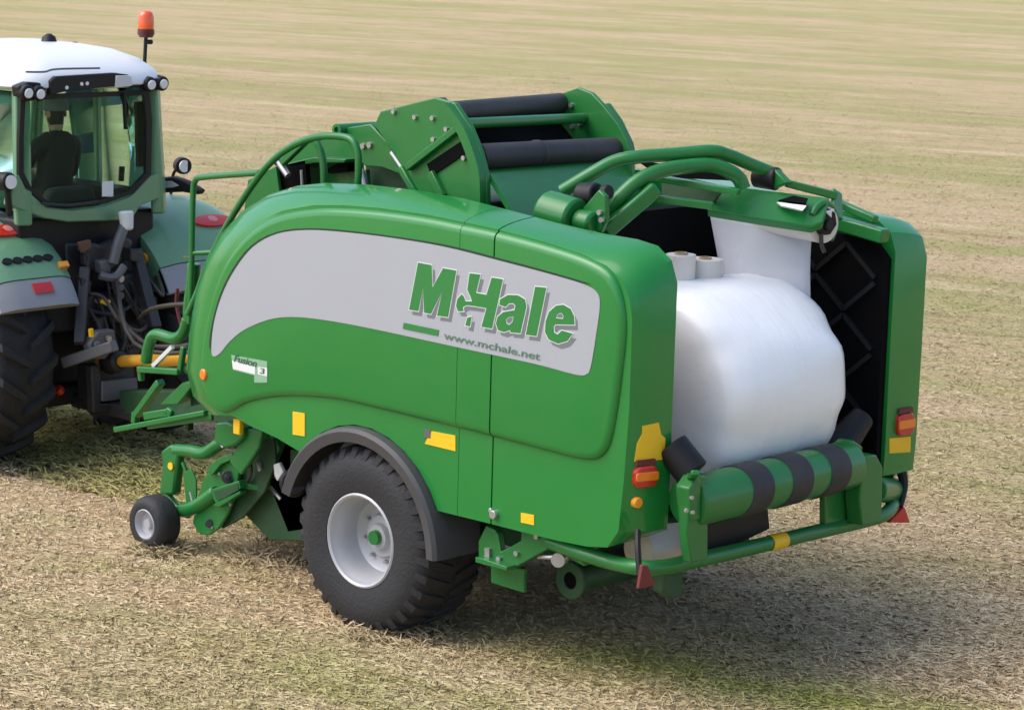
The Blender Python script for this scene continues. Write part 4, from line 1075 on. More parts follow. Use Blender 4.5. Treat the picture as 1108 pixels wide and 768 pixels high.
bm = B(); prism_y(bm, [(-1.95, 0.38), (-1.60, 0.20), (-1.0, 0.30), (-0.75, 0.42), (-0.72, 0.98), (-1.55, 1.02), (-1.85, 0.62)], 0.66, 0.70); obj('gap_shade_plate', bm, GREEN_D, baler, bev=0.008)  # dark plate added to close gaps; shade behind is put into its colour
# more of the pick-up: brackets, cam track, crop guard and tine bars
bm = B(); prism_y(bm, [(-1.782,0.711),(-1.608,0.973),(-1.453,0.972),(-1.431,0.805),(-1.543,0.574),(-1.776,0.344),(-1.996,0.221),(-2.037,0.295),(-1.838,0.494)], 0.56, 0.585); obj('pickup_frame_plate', bm, GREEN_D, baler, bev=0.006)
bm = B(); prism_y(bm, [(-2.056,0.657),(-1.936,0.758),(-1.778,0.825),(-1.758,0.788),(-1.896,0.725),(-1.995,0.627)], 0.46, 0.50); obj('guard_strip', bm, GREEN_M, baler, bev=0.004)
bm = B(); cyl(bm, (-1.87,0.5,0.631), (-1.835,0.47,0.642), 0.045, 16); cyl(bm, (-1.835,0.47,0.642), (-1.818,0.455,0.647), 0.02, 10); obj('bearing', bm, DSTEEL, baler, bev=0.004)
bm = B(); cyl(bm, (-2.067,0.5,0.258), (-2.038,0.475,0.268), 0.03, 12); obj('bearing', bm, DSTEEL, baler, bev=0.004)
bm = B(); prism_y(bm, [(-2.358,0.572),(-2.276,0.628),(-2.213,0.544),(-2.211,0.354),(-2.314,0.307)], 0.50, 0.515); obj('adjuster_plate', bm, GREEN_M, baler, bev=0.004)
add_bolts(gd, [(-2.11,0.5,0.44),(-1.95,0.5,0.644),(-1.828,0.5,0.444),(-2.026,0.5,0.239)], (0, -1, 0), 0.014, 0.012)
bm = B(); prism_y(bm, [(-1.67,0.976),(-1.534,1.051),(-1.38,1.063),(-1.417,0.992),(-1.552,0.943)], 0.44, 0.50); obj('hinge_bracket', bm, GREEN_M, baler, bev=0.008)
bm = B(); tube(bm, [(-1.731,0.48,0.911), (-1.655,0.5,0.828), (-1.637,0.52,0.709), (-1.717,0.54,0.599)], 0.012, 7); obj('hydraulic_hose', bm, HOSE, baler)
bm = B(); tube(bm, [(-1.991,0.6,0.905), (-1.852,0.62,0.778), (-1.575,0.62,0.692), (-1.361,0.62,0.677)], 0.014, 7); obj('hydraulic_hose', bm, HOSE, baler)
bm = B(); cyl(bm, (-1.818,0.66,0.724), (-1.598,0.66,0.575), 0.030, 12); obj('lift_cylinder', bm, GREEN_M, baler)
bm = B(); cyl(bm, (-1.678,0.66,0.641), (-1.48,0.66,0.517), 0.016, 10); obj('cylinder_rod', bm, STEEL, baler)
for k in range(9):
    y = 0.75+k*0.17
    bm = B(); tube(bm, [(-2.10, y, 0.62), (-1.95, y, 0.66), (-1.75, y, 0.64), (-1.55, y, 0.55)], 0.012, 6); obj('crop_guard_rod', bm, GREEN_M, baler)
# -- drawbar, access step and the front frame
bm = B(); beam(bm, (-1.3, 1.50, 0.86), (-3.4, 1.62, 0.80), 0.26, 0.24); beam(bm, (-3.35, 1.62, 0.80), (-4.75, 1.92, 0.55), 0.20, 0.20); obj('drawbar', bm, GREEN_D, baler, bev=0.015)
bm = B(); prism_y(bm, [(-1.2, 1.0), (-1.85, 1.15), (-1.9, 2.2), (-1.55, 2.6), (-1.2, 2.6)], 0.6, W-0.6); obj('front_frame', bm, GREEN_D, baler, bev=0.02)
# shaft from the tractor to the gearbox
ps, pe = V((-3.161,1.45,1.196)), V((-4.868,1.85,0.876))
bm = B(); tube(bm, [ps, ps.lerp(pe, 0.62)], 0.058, 16, sm=False); tube(bm, [ps.lerp(pe, 0.60), ps.lerp(pe, 0.92)], 0.048, 16, sm=False)
shaft = obj('drive_shaft_guard', bm, PTOYEL, baler, sm=50)
dr = (pe-ps).normalized(); bm = B(); lathe(bm, [(0.05, 0), (0.085, 0.02), (0.095, 0.12), (0.11, 0.20), (0.05, 0.20)], ps.lerp(pe, 0.93), dr, 20); obj('guard_cone', bm, DSTEEL, shaft, sm=50)
bm = B(); lathe(bm, [(0.11, 0), (0.115, 0.01), (0.10, 0.09), (0.06, 0.10)], ps.lerp(pe, 0.93)+dr*0.20, dr, 20); obj('guard_collar', bm, PTOYEL, shaft, sm=50)
# step bracket
yl = 0.75
bm = B(); tube(bm, [(-3.093,0.75,1.249), (-3.061,0.75,1.379), (-2.986,0.75,1.473), (-2.773,0.75,1.474), (-2.668,0.75,1.53), (-2.617,0.75,1.639)], 0.045, 8, sq=True); obj('step_frame', bm, GREEN_M, baler, sm=50, bev=0.008)
bm = B(); tube(bm, [(-2.405,0.6,1.662), (-2.416,0.6,1.748), (-2.387,0.6,1.919), (-2.368,0.6,2.087)], 0.05, 8, sq=True); obj('step_frame', bm, GREEN_M, baler, sm=50, bev=0.008)
bm = B(); beam(bm, (-2.969,0.72,1.243), (-2.747,0.72,1.419), 0.03, 0.03); obj('hand_lever', bm, CLOUDW, baler)
bm = B(); beam(bm, (-3.095,0.7,1.206), (-2.626,0.7,1.254), 0.08, 0.045); beam(bm, (-2.637,0.7,1.253), (-2.597,0.7,1.443), 0.04, 0.04); beam(bm, (-3.095,0.7,1.206), (-3.084,0.7,1.117), 0.04, 0.04); obj('step_frame', bm, GREEN_M, baler, bev=0.008)
bm = B(); beam(bm, (-2.858,0.7,1.144), (-3.137,0.7,0.85), 0.07, 0.05); beam(bm, (-3.148,0.7,0.87), (-3.159,0.7,0.784), 0.05, 0.05); obj('step_leg', bm, GREEN_M, baler, bev=0.008)
bm = B(); prism(bm, [(-2.615,0.7,1.174),(-2.47,0.7,1.202),(-2.666,0.7,1.001),(-2.879,0.7,0.968)], (0.0, 0.30, 0.04)); obj('step_tread', bm, GREEN_M, baler, bev=0.008)
bm = B(); beam(bm, (-3.004,0.68,0.867), (-2.726,0.68,0.939), 0.06, 0.06); beam(bm, (-2.726,0.68,0.912), (-2.705,0.68,0.97), 0.06, 0.06); obj('step_frame', bm, GREEN_M, baler, bev=0.008)
bm = B(); beam(bm, (-3.306,0.66,0.723), (-2.265,0.66,1.015), 0.10, 0.04); beam(bm, (-2.957,0.66,0.808), (-2.224,0.66,0.994), 0.03, 0.06); obj('step_plate', bm, GREEN_M, baler, bev=0.008)
bm = B(); beam(bm, (-2.59,0.75,0.993), (-2.589,0.75,0.821), 0.05, 0.03); beam(bm, (-2.729,0.7,0.922), (-2.171,0.7,1.092), 0.05, 0.05); obj('step_post', bm, GREEN_D, baler)
bm = B(); cyl(bm, (-2.614,0.75,1.278), (-2.458,0.75,1.273), 0.05, 10); box(bm, V((-2.443,0.8,1.078))+V((-0.2, 0, -0.1)), V((-2.443,0.8,1.078))+V((0.2, 0.3, 0.25))); obj('front_plate', bm, GREEN_D, baler, bev=0.01)
# hoses from the baler to the tractor
for i, (a, b, c_) in enumerate((((-1.85, 1.25, 1.7), (-3.765,1.4,1.203), (-5.03,1.9,1.411)), ((-1.85, 1.35, 1.6), (-3.879,1.4,1.15), (-4.92,1.9,1.563)), ((-1.85, 1.45, 1.8), (-3.477,1.3,1.577), (-4.619,1.9,1.258)))):
    bm = B(); tube(bm, [a, b, c_], 0.018, 8); obj('hydraulic_hose', bm, HOSE, baler, sm=60)
bm = B(); tube(bm, [(-3.644,1.5,1.666), (-3.654,1.5,1.535), (-3.597,1.5,1.383)], 0.014, 8); obj('hydraulic_hose', bm, REDHOSE, baler, sm=60, label='red hydraulic hose')

# ------------------------------------------------------------------ bale, film, spare rolls
bx, by, bzc, BS = 1.685, 1.435, 1.715, 1.09
def bale_bm():
    bm = B(); n = 72
    prof = [(0, 0.0), (0.30, 0.0), (0.45, 0.005), (0.54, 0.018), (0.597, 0.050), (0.622, 0.11), (0.634, 0.20), (0.642, 0.36)]
    L = 1.25
    prof = prof+[(0.642, L/2)]+[(r, L-t) for r, t in prof[::-1]]
    rings = []
    rnd = random.Random(5)
    ph = [rnd.uniform(0, 6.28) for _ in range(6)]
    for r, t in prof:
        if r == 0: rings.append([bm.verts.new((bx, by-L/2+t, bzc))]); continue
        ring = []
        for j in range(n):
            a = 2*PI*j/n
            f = 1+0.010*math.sin(3*a+ph[0]+t)+0.008*math.sin(7*a+ph[1]+2*t)+0.006*math.sin(11*a+ph[2]-3*t)
            # the film pulls flats over the ends
            fl = 1-0.055*max(0, math.cos(7*a+ph[3]))**2*(abs(t-L/2)/(L/2))**3
            R = r*BS*f*fl
            ring.append(bm.verts.new((bx+R*math.sin(a), by-L/2+t, bzc+R*math.cos(a)*0.985)))
        rings.append(ring)
    for p, q in zip(rings, rings[1:]):
        for j in range(n):
            k = (j+1) % n
            if len(p) == 1: bm.faces.new((p[0], q[k], q[j]))
            elif len(q) == 1: bm.faces.new((p[j], p[k], q[0]))
            else: bm.faces.new((p[j], p[k], q[k], q[j]))
    return bm
bale = obj('wrapped_bale', bale_bm(), FILM, None, sm=70, base=True)
tag(bale, 'big round bale in white stretch film lying on the rear roller table', 'bale')

# film sheet pulled from the overhead dispenser down to the bale
bm = B()
top = [V((1.166,2.02,2.732)), V((1.451,2.02,2.731)), V((1.73,2.02,2.725)), V((2.003,2.02,2.712))]
bot = [V((1.307,2.03,2.123)), V((1.554,2.03,2.094)), V((1.803,2.03,2.097)), V((2.017,2.03,2.095))]
K = 10; grid = []
for k in range(K+1):
    t = k/K
    row = []
    for i in range(13):
        s = i/12*3; j = min(2, int(s)); u = s-j
        a = top[j].lerp(top[j+1], u); b = bot[j].lerp(bot[j+1], u)
        p = a.lerp(b, t); p.y += 0.018*math.sin(i*0.9+t*2.0)*math.sin(PI*t)
        row.append(bm.verts.new(p))
    grid.append(row)
for a, b in zip(grid, grid[1:]):
    for i in range(12): bm.faces.new((a[i], a[i+1], b[i+1], b[i]))
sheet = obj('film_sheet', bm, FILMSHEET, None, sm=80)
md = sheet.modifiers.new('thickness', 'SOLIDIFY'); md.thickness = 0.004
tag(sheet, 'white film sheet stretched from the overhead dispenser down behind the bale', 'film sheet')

def spare_roll(px, zl, r, label, nm='film_roll'):
    c = V(px)
    t = thing('film_roll', c-V((0, 0, zl)), label, 'film roll', 'film rolls carried by the baler')
    bm = B(); lathe(bm, [(0.040, -zl), (r, -zl), (r, 0), (0.040, 0)], c, (0, 0, 1), 28); obj('film', bm, FILMROLL, t, sm=40, bev=0.004)
    bm = B(); lathe(bm, [(0.030, -zl), (0.041, -zl), (0.041, 0.012), (0.030, 0.012)], c, (0, 0, 1), 18); obj('core', bm, CARD, t, sm=40)
spare_roll((1.528,1.3,2.545), 0.75, 0.095, 'white spare film roll standing upright nearest the side panel beside the bale')
spare_roll((1.562,1.5,2.503), 0.75, 0.115, 'white spare film roll standing upright between the dark opening and film sheet')
bm = B(); box(bm, (1.0, 0.45, 1.85), (1.35, 2.3, 1.89)); obj('roll_shelf', bm, GREEN_D, baler)
# film roll lying below the panel
c0 = V((1.98,0.533,0.868)); c1 = V((1.98,0.814,0.844))
t = thing('film_roll', c0.lerp(c1, .5)-V((0, 0, .1)), 'white spare film roll lying low under the rear panel above the bumper', 'film roll', 'film rolls carried by the baler')
bm = B(); lathe(bm, [(0.0, -0.25), (0.115, -0.25), (0.13, -0.2), (0.13, 0.16), (0.115, 0.2), (0.04, 0.205), (0.0, 0.205)], c0.lerp(c1, .6), (c1-c0), 28, close=False); obj('film', bm, FILMROLL, t, sm=50)

# ------------------------------------------------------------------ tractor
AX, AZ, TY = -5.80, 0.93, 1.93
tractor = thing('tractor', (AX, TY, 0), 'sage green tractor with white cab roof hitched in front of the baler', 'tractor')

RIMRED = paint('rim_red_paint', (0.30, 0.03, 0.02), 0.4)
def tractor_wheel(x, y0, R, wd, lugs, inward, name):
    whl = bpy.data.objects.new('wheel', None); link(whl, tractor, V((x, y0, R)))
    bm = tyre_bm(R, wd, R*0.54, 0.0, lugs, 0.055, 0.075, (x, R), slope=0.62)
    k = R*0.54
    rim = lathe(B(), [(k, 0.05), (k+0.015, 0.015), (k-0.02, 0.02), (k-0.03, 0.10), (k-0.05, 0.22), (k*0.5, 0.26), (0.12, 0.24), (0.0, 0.24), (0.0, 0.30), (k*0.6, 0.31), (k-0.02, 0.34), (k, wd-0.05)], (x, 0, R), (0, 1, 0), 40)
    for bmx, nm, mt in ((bm, 'tyre', RUBBER), (rim, 'rim', RIMRED)):
        for v in bmx.verts: v.co.y = y0+inward*v.co.y
        obj(nm, bmx, mt, whl, sm=30)
tractor_wheel(AX, 0.72, 0.93, 0.62, 20, 1, 'wheel')
tractor_wheel(AX, 2*TY-0.72, 0.93, 0.62, 20, -1, 'wheel')
tractor_wheel(AX-2.75, 0.80, 0.68, 0.52, 18, 1, 'wheel')
tractor_wheel(AX-2.75, 2*TY-0.80, 0.68, 0.52, 18, -1, 'wheel')

def fender(y0, y1, inner):
    """green arc over the wheel with a side wall at y=inner and a grey lower end"""
    def arc(a0, a1, Ro, Ri, ya, yb, n=16, drop=0.06):
        bm = B(); rings = []
        for i in range(n+1):
            a = math.radians(a0+(a1-a0)*i/n)
            ro = []
            m = 8
            for j in range(m+1):
                t = j/m; y = ya+(yb-ya)*t
                e = min(t, 1-t)*2
                d = drop*(1-min(1, e*2.2))**2
                ro.append((AX+(Ro-d)*math.cos(a), y, AZ+(Ro-d)*math.sin(a)))
            ri = [(AX+Ri*math.cos(a), y, AZ+Ri*math.sin(a)) for y in (yb, ya)]
            rings.append([bm.verts.new(p) for p in ro+ri])
        k = len(rings[0])
        for p, q in zip(rings, rings[1:]):
            for j in range(k): bm.faces.new((p[j], p[(j+1) % k], q[(j+1) % k], q[j]))
        bm.faces.new(rings[0]); bm.faces.new(rings[-1][::-1])
        return bm
    f = obj('mudguard', arc(38, 128, 1.14, 1.03, y0, y1), TGREEN, tractor, sm=50)
    g = obj('lower_mudguard', arc(25.5, 37.6, 1.135, 1.03, y0+0.005, y1-0.005, 5), TGREY, tractor, sm=50)
    # inner wall between mudguard and cab
    pts = [(AX+1.06*math.cos(math.radians(a)), AZ+1.06*math.sin(math.radians(a))) for a in range(26, 121, 6)]
    pts += [(AX-0.5, 1.45), (AX+0.35, 1.35)]
    prism_y_ = prism_y(B(), pts, inner-0.015, inner+0.015)
    obj('mudguard_wall', prism_y_, TGREEN, tractor, sm=40)
    return f
FL0, FL1 = 0.70, 1.47
fl = fender(FL0, FL1, 1.45)
fr_ = fender(2*TY-FL1, 3.46, 2*TY-1.45)

def on_arc(a, y, R=1.14): return V((AX+R*math.cos(math.radians(a)), y, AZ+R*math.sin(math.radians(a))))
def lamp_on_fender(name, a0, a1, y0, y1, mat, parent, R=1.142, h=0.02, round_=True):
    bm = B()
    ca, cy = (a0+a1)/2, (y0+y1)/2
    top = []; bot = []
    n = 18
    for k in range(n):
        th = 2*PI*k/n
        s, c_ = math.sin(th), math.cos(th)
        if not round_:
            s = max(-1, min(1, s*1.6)); c_ = max(-1, min(1, c_*1.6))
        p = (ca+(a1-a0)/2*s, cy+(y1-y0)/2*c_)
        top.append(bm.verts.new(on_arc(p[0], p[1], R+h))); bot.append(bm.verts.new(on_arc(p[0], p[1], R-0.05)))
    ctr = bm.verts.new(on_arc(ca, cy, R+h*1.5))
    for k in range(n):
        bm.faces.new((top[k], top[(k+1) % n], ctr)); bm.faces.new((top[k], bot[k], bot[(k+1) % n], top[(k+1) % n]))
    return obj(name, bm, mat, parent, sm=45)
PALERED = paint('pale_red_lens', (0.55, 0.22, 0.20), 0.2)
for side, ys_ in ((0, (0.78, 1.43)), (1, (2.95, 3.36))):
    o_a = 0 if side == 0 else -6
    tl = lamp_on_fender('tail_light', 60.5+o_a, 68+o_a, ys_[0], ys_[1], RED, tractor)
    cyc = (ys_[0]+ys_[1])/2
    lamp_on_fender('lens', 62.5+o_a, 66.5+o_a, cyc-0.04, cyc+0.05, PALERED, tl, R=1.150)
for k in range(5):
    yk_ = 0.90+k*0.098
    o = lamp_on_fender('push_button', 45.2, 48.4, yk_-0.048, yk_+0.048, BLACK, tractor, h=0.012)
lamp_on_fender('side_marker', 41.5, 44, 1.36, 1.45, AMBER, tractor, round_=False, h=0.012)
lamp_on_fender('reflector', 31, 35.5, 1.03, 1.21, RED, tractor, round_=False, h=0.012, R=1.137)
c = V((-5.15,2.569,1.649)); bm = B(); cyl(bm, (c.x, 2*TY-1.46-0.012, c.z), (c.x, 2*TY-1.46-0.04, c.z), 0.05, 12); obj('side_marker', bm, AMBER, tractor)
bm = B(); prism_x(bm, [(2.624,1.675),(2.815,1.659),(2.815,1.604),(2.625,1.62)], -4.97, -4.93); obj('reflector', bm, YELLOW, tractor)

# cab -------------------------------------------------------------
XB, XF = -5.15, -6.85
Y0, Y1 = 1.13, 2.56                     # cab side planes at the rear
def post(name, p, q, a=0.10, b=0.09): return obj(name, beam(B(), p, q, a, b), TGREEN, tractor, bev=0.02)
post('cab_post', (XB, Y0+0.02, 2.02), (XB-0.05, Y0+0.04, 3.10), 0.13, 0.11)
post('cab_post', (XB, Y1-0.02, 2.02), (XB-0.05, Y1-0.06, 3.10), 0.13, 0.11)
post('cab_post', (XF, Y0+0.10, 1.5), (XF+0.15, Y0+0.10, 3.10), 0.10, 0.08)
post('cab_post', (XF, Y1-0.10, 1.5), (XF+0.15, Y1-0.10, 3.10), 0.10, 0.08)
post('cab_post', (-6.0, Y0-0.02, 1.5), (-6.0, Y0+0.02, 3.10), 0.06, 0.06)
post('cab_post', (-6.0, Y1+0.02, 1.5), (-6.0, Y1-0.02, 3.10), 0.06, 0.06)
# rear wall below the window with cut lower corners
wall = [(1.023,2.43),(1.094,2.426),(1.147,2.319),(1.345,2.157),(1.593,2.118),(1.921,2.125),(2.189,2.184),(2.383,2.334),(2.5,2.373),(2.521,2.155),(2.305,2.107),(2.209,1.99),(1.565,2.022),(1.317,2.07),(0.985,2.197)]
bm = B(); prism_x(bm, wall, -5.19, -5.10); obj('cab_rear_sill', bm, TGREEN, tractor, bev=0.012)
WIN = [(1.109,3.043),(1.451,3.052),(2.372,3.048),(2.402,2.81),(2.394,2.365),(2.22,2.222),(1.932,2.156),(1.585,2.149),(1.329,2.189),(1.158,2.327),(1.087,2.442),(1.089,2.722)]
def inset2(pts, f):
    c = V((sum(p[0] for p in pts)/len(pts), sum(p[1] for p in pts)/len(pts)))
    return [tuple(c+(V(p)-c)*f) for p in pts]
win = B()
o_ = [win.verts.new((-5.095, y, z)) for y, z in inset2(WIN, 1.02)]; i_ = [win.verts.new((-5.095, y, z)) for y, z in inset2(WIN, 0.945)]
o2 = [win.verts.new((-5.13, y, z)) for y, z in inset2(WIN, 1.02)]; i2 = [win.verts.new((-5.13, y, z)) for y, z in inset2(WIN, 0.945)]
n = len(o_)
for a, b in ((o_, i_), (i_, i2), (i2, o2), (o2, o_)):
    for k in range(n): win.faces.new((a[k], a[(k+1) % n], b[(k+1) % n], b[k]))
wf = obj('rear_window', win, BLACK, tractor)
bm = B(); prism_x(bm, inset2(WIN, 0.96), -5.118, -5.112); obj('pane', bm, GLASS, wf)
bm = B(); beam(bm, (-5.08,2.11,3.046), (-5.08,2.129,2.75), 0.02, 0.03, up=(1, 0, 0)); obj('window_hinge', bm, BLACK, wf)
bm = B(); prism_x(bm, [(1.909,2.328),(2.023,2.329),(2.023,2.199),(1.909,2.207)], -5.111, -5.107); obj('window_sticker', bm, LWHITE, wf)
bm = B(); tube(bm, [(-5.07,1.273,2.198), (-5.07,1.548,2.165), (-5.07,1.827,2.176)], 0.012, 6); obj('window_handle', bm, DSTEEL, wf)
# side, front and far windows
def pane(name, pts):
    bm = B(); f = bm.faces.new([bm.verts.new(p) for p in pts])
    o = obj(name, bm, GLASS, tractor)
    m_ = o.modifiers.new('t', 'SOLIDIFY'); m_.thickness = 0.006
    return o
pane('side_window', [(XB-0.07, Y0, 2.15), (-5.96, Y0, 2.1), (-5.96, Y0+0.02, 3.08), (XB-0.11, Y0+0.03, 3.08)])
pane('door_window', [(-6.04, Y0, 1.55), (XF+0.06, Y0+0.10, 1.55), (XF+0.2, Y0+0.10, 3.08), (-6.04, Y0+0.02, 3.08)])
pane('side_window', [(XB-0.07, Y1, 2.15), (-5.96, Y1, 2.1), (-5.96, Y1-0.02, 3.08), (XB-0.11, Y1-0.06, 3.08)])
pane('door_window', [(-6.04, Y1, 1.55), (XF+0.06, Y1-0.10, 1.55), (XF+0.2, Y1-0.10, 3.08), (-6.04, Y1-0.02, 3.08)])
pane('windscreen', [(XF, Y0+0.15, 1.75), (XF, Y1-0.15, 1.75), (XF+0.15, Y1-0.15, 3.08), (XF+0.15, Y0+0.15, 3.08)])
bm = B(); box(bm, (XF, Y0+0.05, 1.10), (XB-0.05, Y1-0.05, 1.46)); obj('cab_floor', bm, DSTEEL, tractor, bev=0.02)
bm = B(); box(bm, (-5.65, Y0+0.02, 1.46), (XB-0.06, Y1-0.02, 2.06)); obj('rear_console', bm, BLACK, tractor, bev=0.03)
bm = B(); box(bm, (-6.1, 2.16, 1.45), (-5.25, 2.42, 2.24)); obj('side_console', bm, BLACK, tractor, bev=0.04)
bm = B(); tube(bm, [(-5.6,2.492,2.251), (-5.6,2.502,2.376)], 0.025, 8, sm=False); obj('control_lever', bm, BLACK, tractor)
bm = B(); beam(bm, (-5.3,2.449,2.948), (-5.3,2.47,2.406), 0.10, 0.03, up=(1, 0, 0)); obj('cab_lining', bm, BLACK, tractor)
# screen, steering wheel, seat
bm = B(); prism_x(bm, [(2.454,2.595),(2.672,2.569),(2.632,2.41),(2.473,2.435)], -6.23, -6.19); obj('terminal_screen', bm, paint('blue_grey_screen', (0.08, 0.13, 0.15), 0.2), tractor, bev=0.01)
bm = B(); tube(bm, [(-6.2,2.552,2.415), (-6.2,2.572,2.157)], 0.02, 8, sm=False); obj('screen_stalk', bm, BLACK, tractor)
bm = B(); prism_x(bm, [(2.469,2.913),(3.009,2.917),(3.132,2.889),(3.111,2.816),(2.488,2.793)], -6.42, -6.38); obj('sun_blind', bm, paint('blue_grey_blind', (0.16, 0.21, 0.25), 0.6), tractor)
sx_, sy_ = -5.72, V((-5.65,1.845,2.409)).y
bm = B(); prism_x(bm, rrect(sy_-0.25, sy_+0.25, 1.95, 2.26, 0.10), -5.52, -5.42); box(bm, (-6.0, sy_-0.26, 1.80), (-5.5, sy_+0.26, 1.94)); box(bm, (-5.9, sy_-0.15, 1.45), (-5.6, sy_+0.15, 1.8)); obj('seat', bm, SEATM, tractor, bev=0.03)
bm = B(); tube(bm, [(-6.6, sy_, 1.46), (-6.35, sy_, 2.05)], 0.04, 10, sm=False); obj('steering_column', bm, BLACK, tractor)
bm = B(); ax_ = V((0.55, 0, 0.83)).normalized(); ring = []
for k in range(25):
    a = 2*PI*k/24; u = V((0, 1, 0)); v_ = ax_.cross(u); ring.append(V((-6.33, sy_, 2.08))+(u*math.cos(a)+v_*math.sin(a))*0.20)
tube(bm, ring, 0.016, 8, sm=False); obj('steering_wheel', bm, BLACK, tractor)

# roof
def roof_bm():
    bm = B(); rings = []
    RP = [(0.0, 3.12, 0.00), (-0.02, 3.20, 0.02), (0.0, 3.27, 0.03), (0.12, 3.36, 0.0), (0.40, 3.425, -0.1), (0.7, 3.45, -0.25)]
    def outline(inset):
        return rrect(-6.98+inset, -5.02-inset, Y0-0.08+inset*0.8, Y1+0.04-inset*0.8, max(0.05, 0.30-inset*0.2), 6)
    for ins, z in ((0.06, 3.10), (0.0, 3.13), (0.0, 3.17), (0.05, 3.24), (0.16, 3.32), (0.34, 3.385), (0.55, 3.415)):
        rings.append([bm.verts.new((x, y, z+0.03*(x+6)*-0.3)) for x, y in outline(ins)])
    n = len(rings[0])
    for p, q in zip(rings, rings[1:]):
        for j in range(n): bm.faces.new((p[j], p[(j+1) % n], q[(j+1) % n], q[j]))
    bm.faces.new(rings[0][::-1]); bm.faces.new(rings[-1])
    return bm
roof = obj('roof', roof_bm(), WHITE, tractor, sm=50)
bm = B(); prism_x(bm, [(1.313,3.174),(1.377,3.209),(1.967,3.22),(2.1,3.201),(2.1,3.118),(1.836,3.105),(1.467,3.088),(1.313,3.064)], -5.06, -5.00); rp = obj('rear_roof_recess', bm, BLACK, tractor, bev=0.008)
add_bolts(rp, [(-5.0,1.47,3.119),(-5.0,1.617,3.143),(-5.0,1.672,3.145)], (1, 0, 0), 0.016, 0.008, LAMP, 'small_lamp')
bm = B(); prism_x(bm, [(1.961,3.199),(2.113,3.194),(2.122,3.111),(1.952,3.102)], -5.02, -4.985); obj('number_plate', bm, CLOUDW, tractor, bev=0.004)
bm = B(); tube(bm, [(-5.03,1.098,3.253),(-5.03,1.276,3.248),(-5.03,1.402,3.266),(-5.03,1.825,3.261)], 0.008, 6); obj('roof_seam', bm, GSTEEL, roof)
# roof work lamps, a pair at each rear corner
for c in ((-5.0,1.101,3.088), (-4.99,1.21,3.078), (-4.99,2.325,3.113), (-5.03,2.484,3.112)):
    c = V(c)
    bm = B(); cyl(bm, c+V((-0.10, 0, 0.01)), c, 0.062, 18); wl = obj('work_lamp', bm, BLACK, tractor, bev=0.012)
    bm = B(); cyl(bm, c+V((-0.01, 0, 0)), c+V((0.012, 0, -0.002)), 0.040, 16); obj('lens', bm, LAMP, wl, bev=0.006)
for pts in ([(1.033,3.139),(1.14,3.171),(1.301,3.159),(1.301,3.1),(1.05,3.051)], [(2.135,3.131),(2.308,3.17),(2.424,3.167),(2.443,3.12),(2.231,3.09),(2.154,3.092)]):
    bm = B(); prism_x(bm, pts, -5.14, -5.04); obj('lamp_housing', bm, BLACK, tractor, bev=0.012)
# beacon
b0 = V((-5.35,2.537,3.265)); b1_ = V((-5.35,2.555,3.495))
bm = B(); tube(bm, [b0+V((0, 0, -0.08)), b1_], 0.016, 8, sm=False); cyl(bm, b1_+V((0, 0.02, -0.06)), b1_+V((0, 0.06, -0.06)), 0.02, 8); bcn = obj('beacon_stalk', bm, BLACK, tractor)
bm = B(); lathe(bm, [(0.0, -0.02), (0.055, -0.02), (0.072, 0.01), (0.068, 0.05), (0, 0.05)], b1_, (0, 0, 1), 20, close=False); obj('beacon_base', bm, paint('dark_red_base', (0.10, 0.02, 0.015), 0.4), bcn, sm=50)
bm = B(); lathe(bm, [(0.0, 0.05), (0.066, 0.05), (0.066, 0.15), (0.055, 0.185), (0.03, 0.20), (0, 0.202)], b1_, (0, 0, 1), 24, close=False); obj('beacon_dome', bm, BEACON, bcn, sm=50)
# antenna hump on the roof
c = V((-6.0,2.045,3.368)); bm = B(); lathe(bm, [(0, -0.03), (0.14, -0.03), (0.13, 0.0), (0.07, 0.03), (0.055, 0.085), (0.02, 0.11), (0, 0.112)], c, (0, 0, 1), 20, close=False); obj('antenna', bm, BLACK, tractor, sm=50)
c = V((-6.0,2.314,3.354)); bm = B(); tube(bm, [c+V((0, 0, -0.04)), c+V((0, 0, 0.05))], 0.022, 8, sm=False); obj('antenna', bm, BLACK, tractor)
# lamp on the right mudguard and lamp at the left edge
c = V((-6.1,3.591,2.269)); bm = B(); cyl(bm, c+V((-0.08, 0.03, 0.0)), c, 0.075, 18); tube(bm, [c+V((-0.06, 0, -0.04)), c+V((-0.10, -0.05, -0.12)), c+V((-0.10, -0.10, -0.75))], 0.016, 6); wl = obj('work_lamp', bm, BLACK, tractor, bev=0.012)
bm = B(); cyl(bm, c, c+V((0.012, 0, 0)), 0.055, 16); obj('lens', bm, LAMP, wl)
c = V((-5.05,0.956,2.39)); bm = B(); cyl(bm, c+V((-0.10, -0.02, 0)), c, 0.075, 18); beam(bm, c+V((-0.02, -0.10, 0.05)), c+V((-0.02, -0.10, -0.24)), 0.12, 0.10); tube(bm, [c+V((-0.05, 0, 0)), c+V((-0.05, 0.03, -0.28))], 0.03, 8, sm=False); wl = obj('work_lamp', bm, BLACK, tractor, bev=0.012)
bm = B(); cyl(bm, c, c+V((0.015, 0, 0)), 0.055, 16); obj('lens', bm, LAMP, wl)
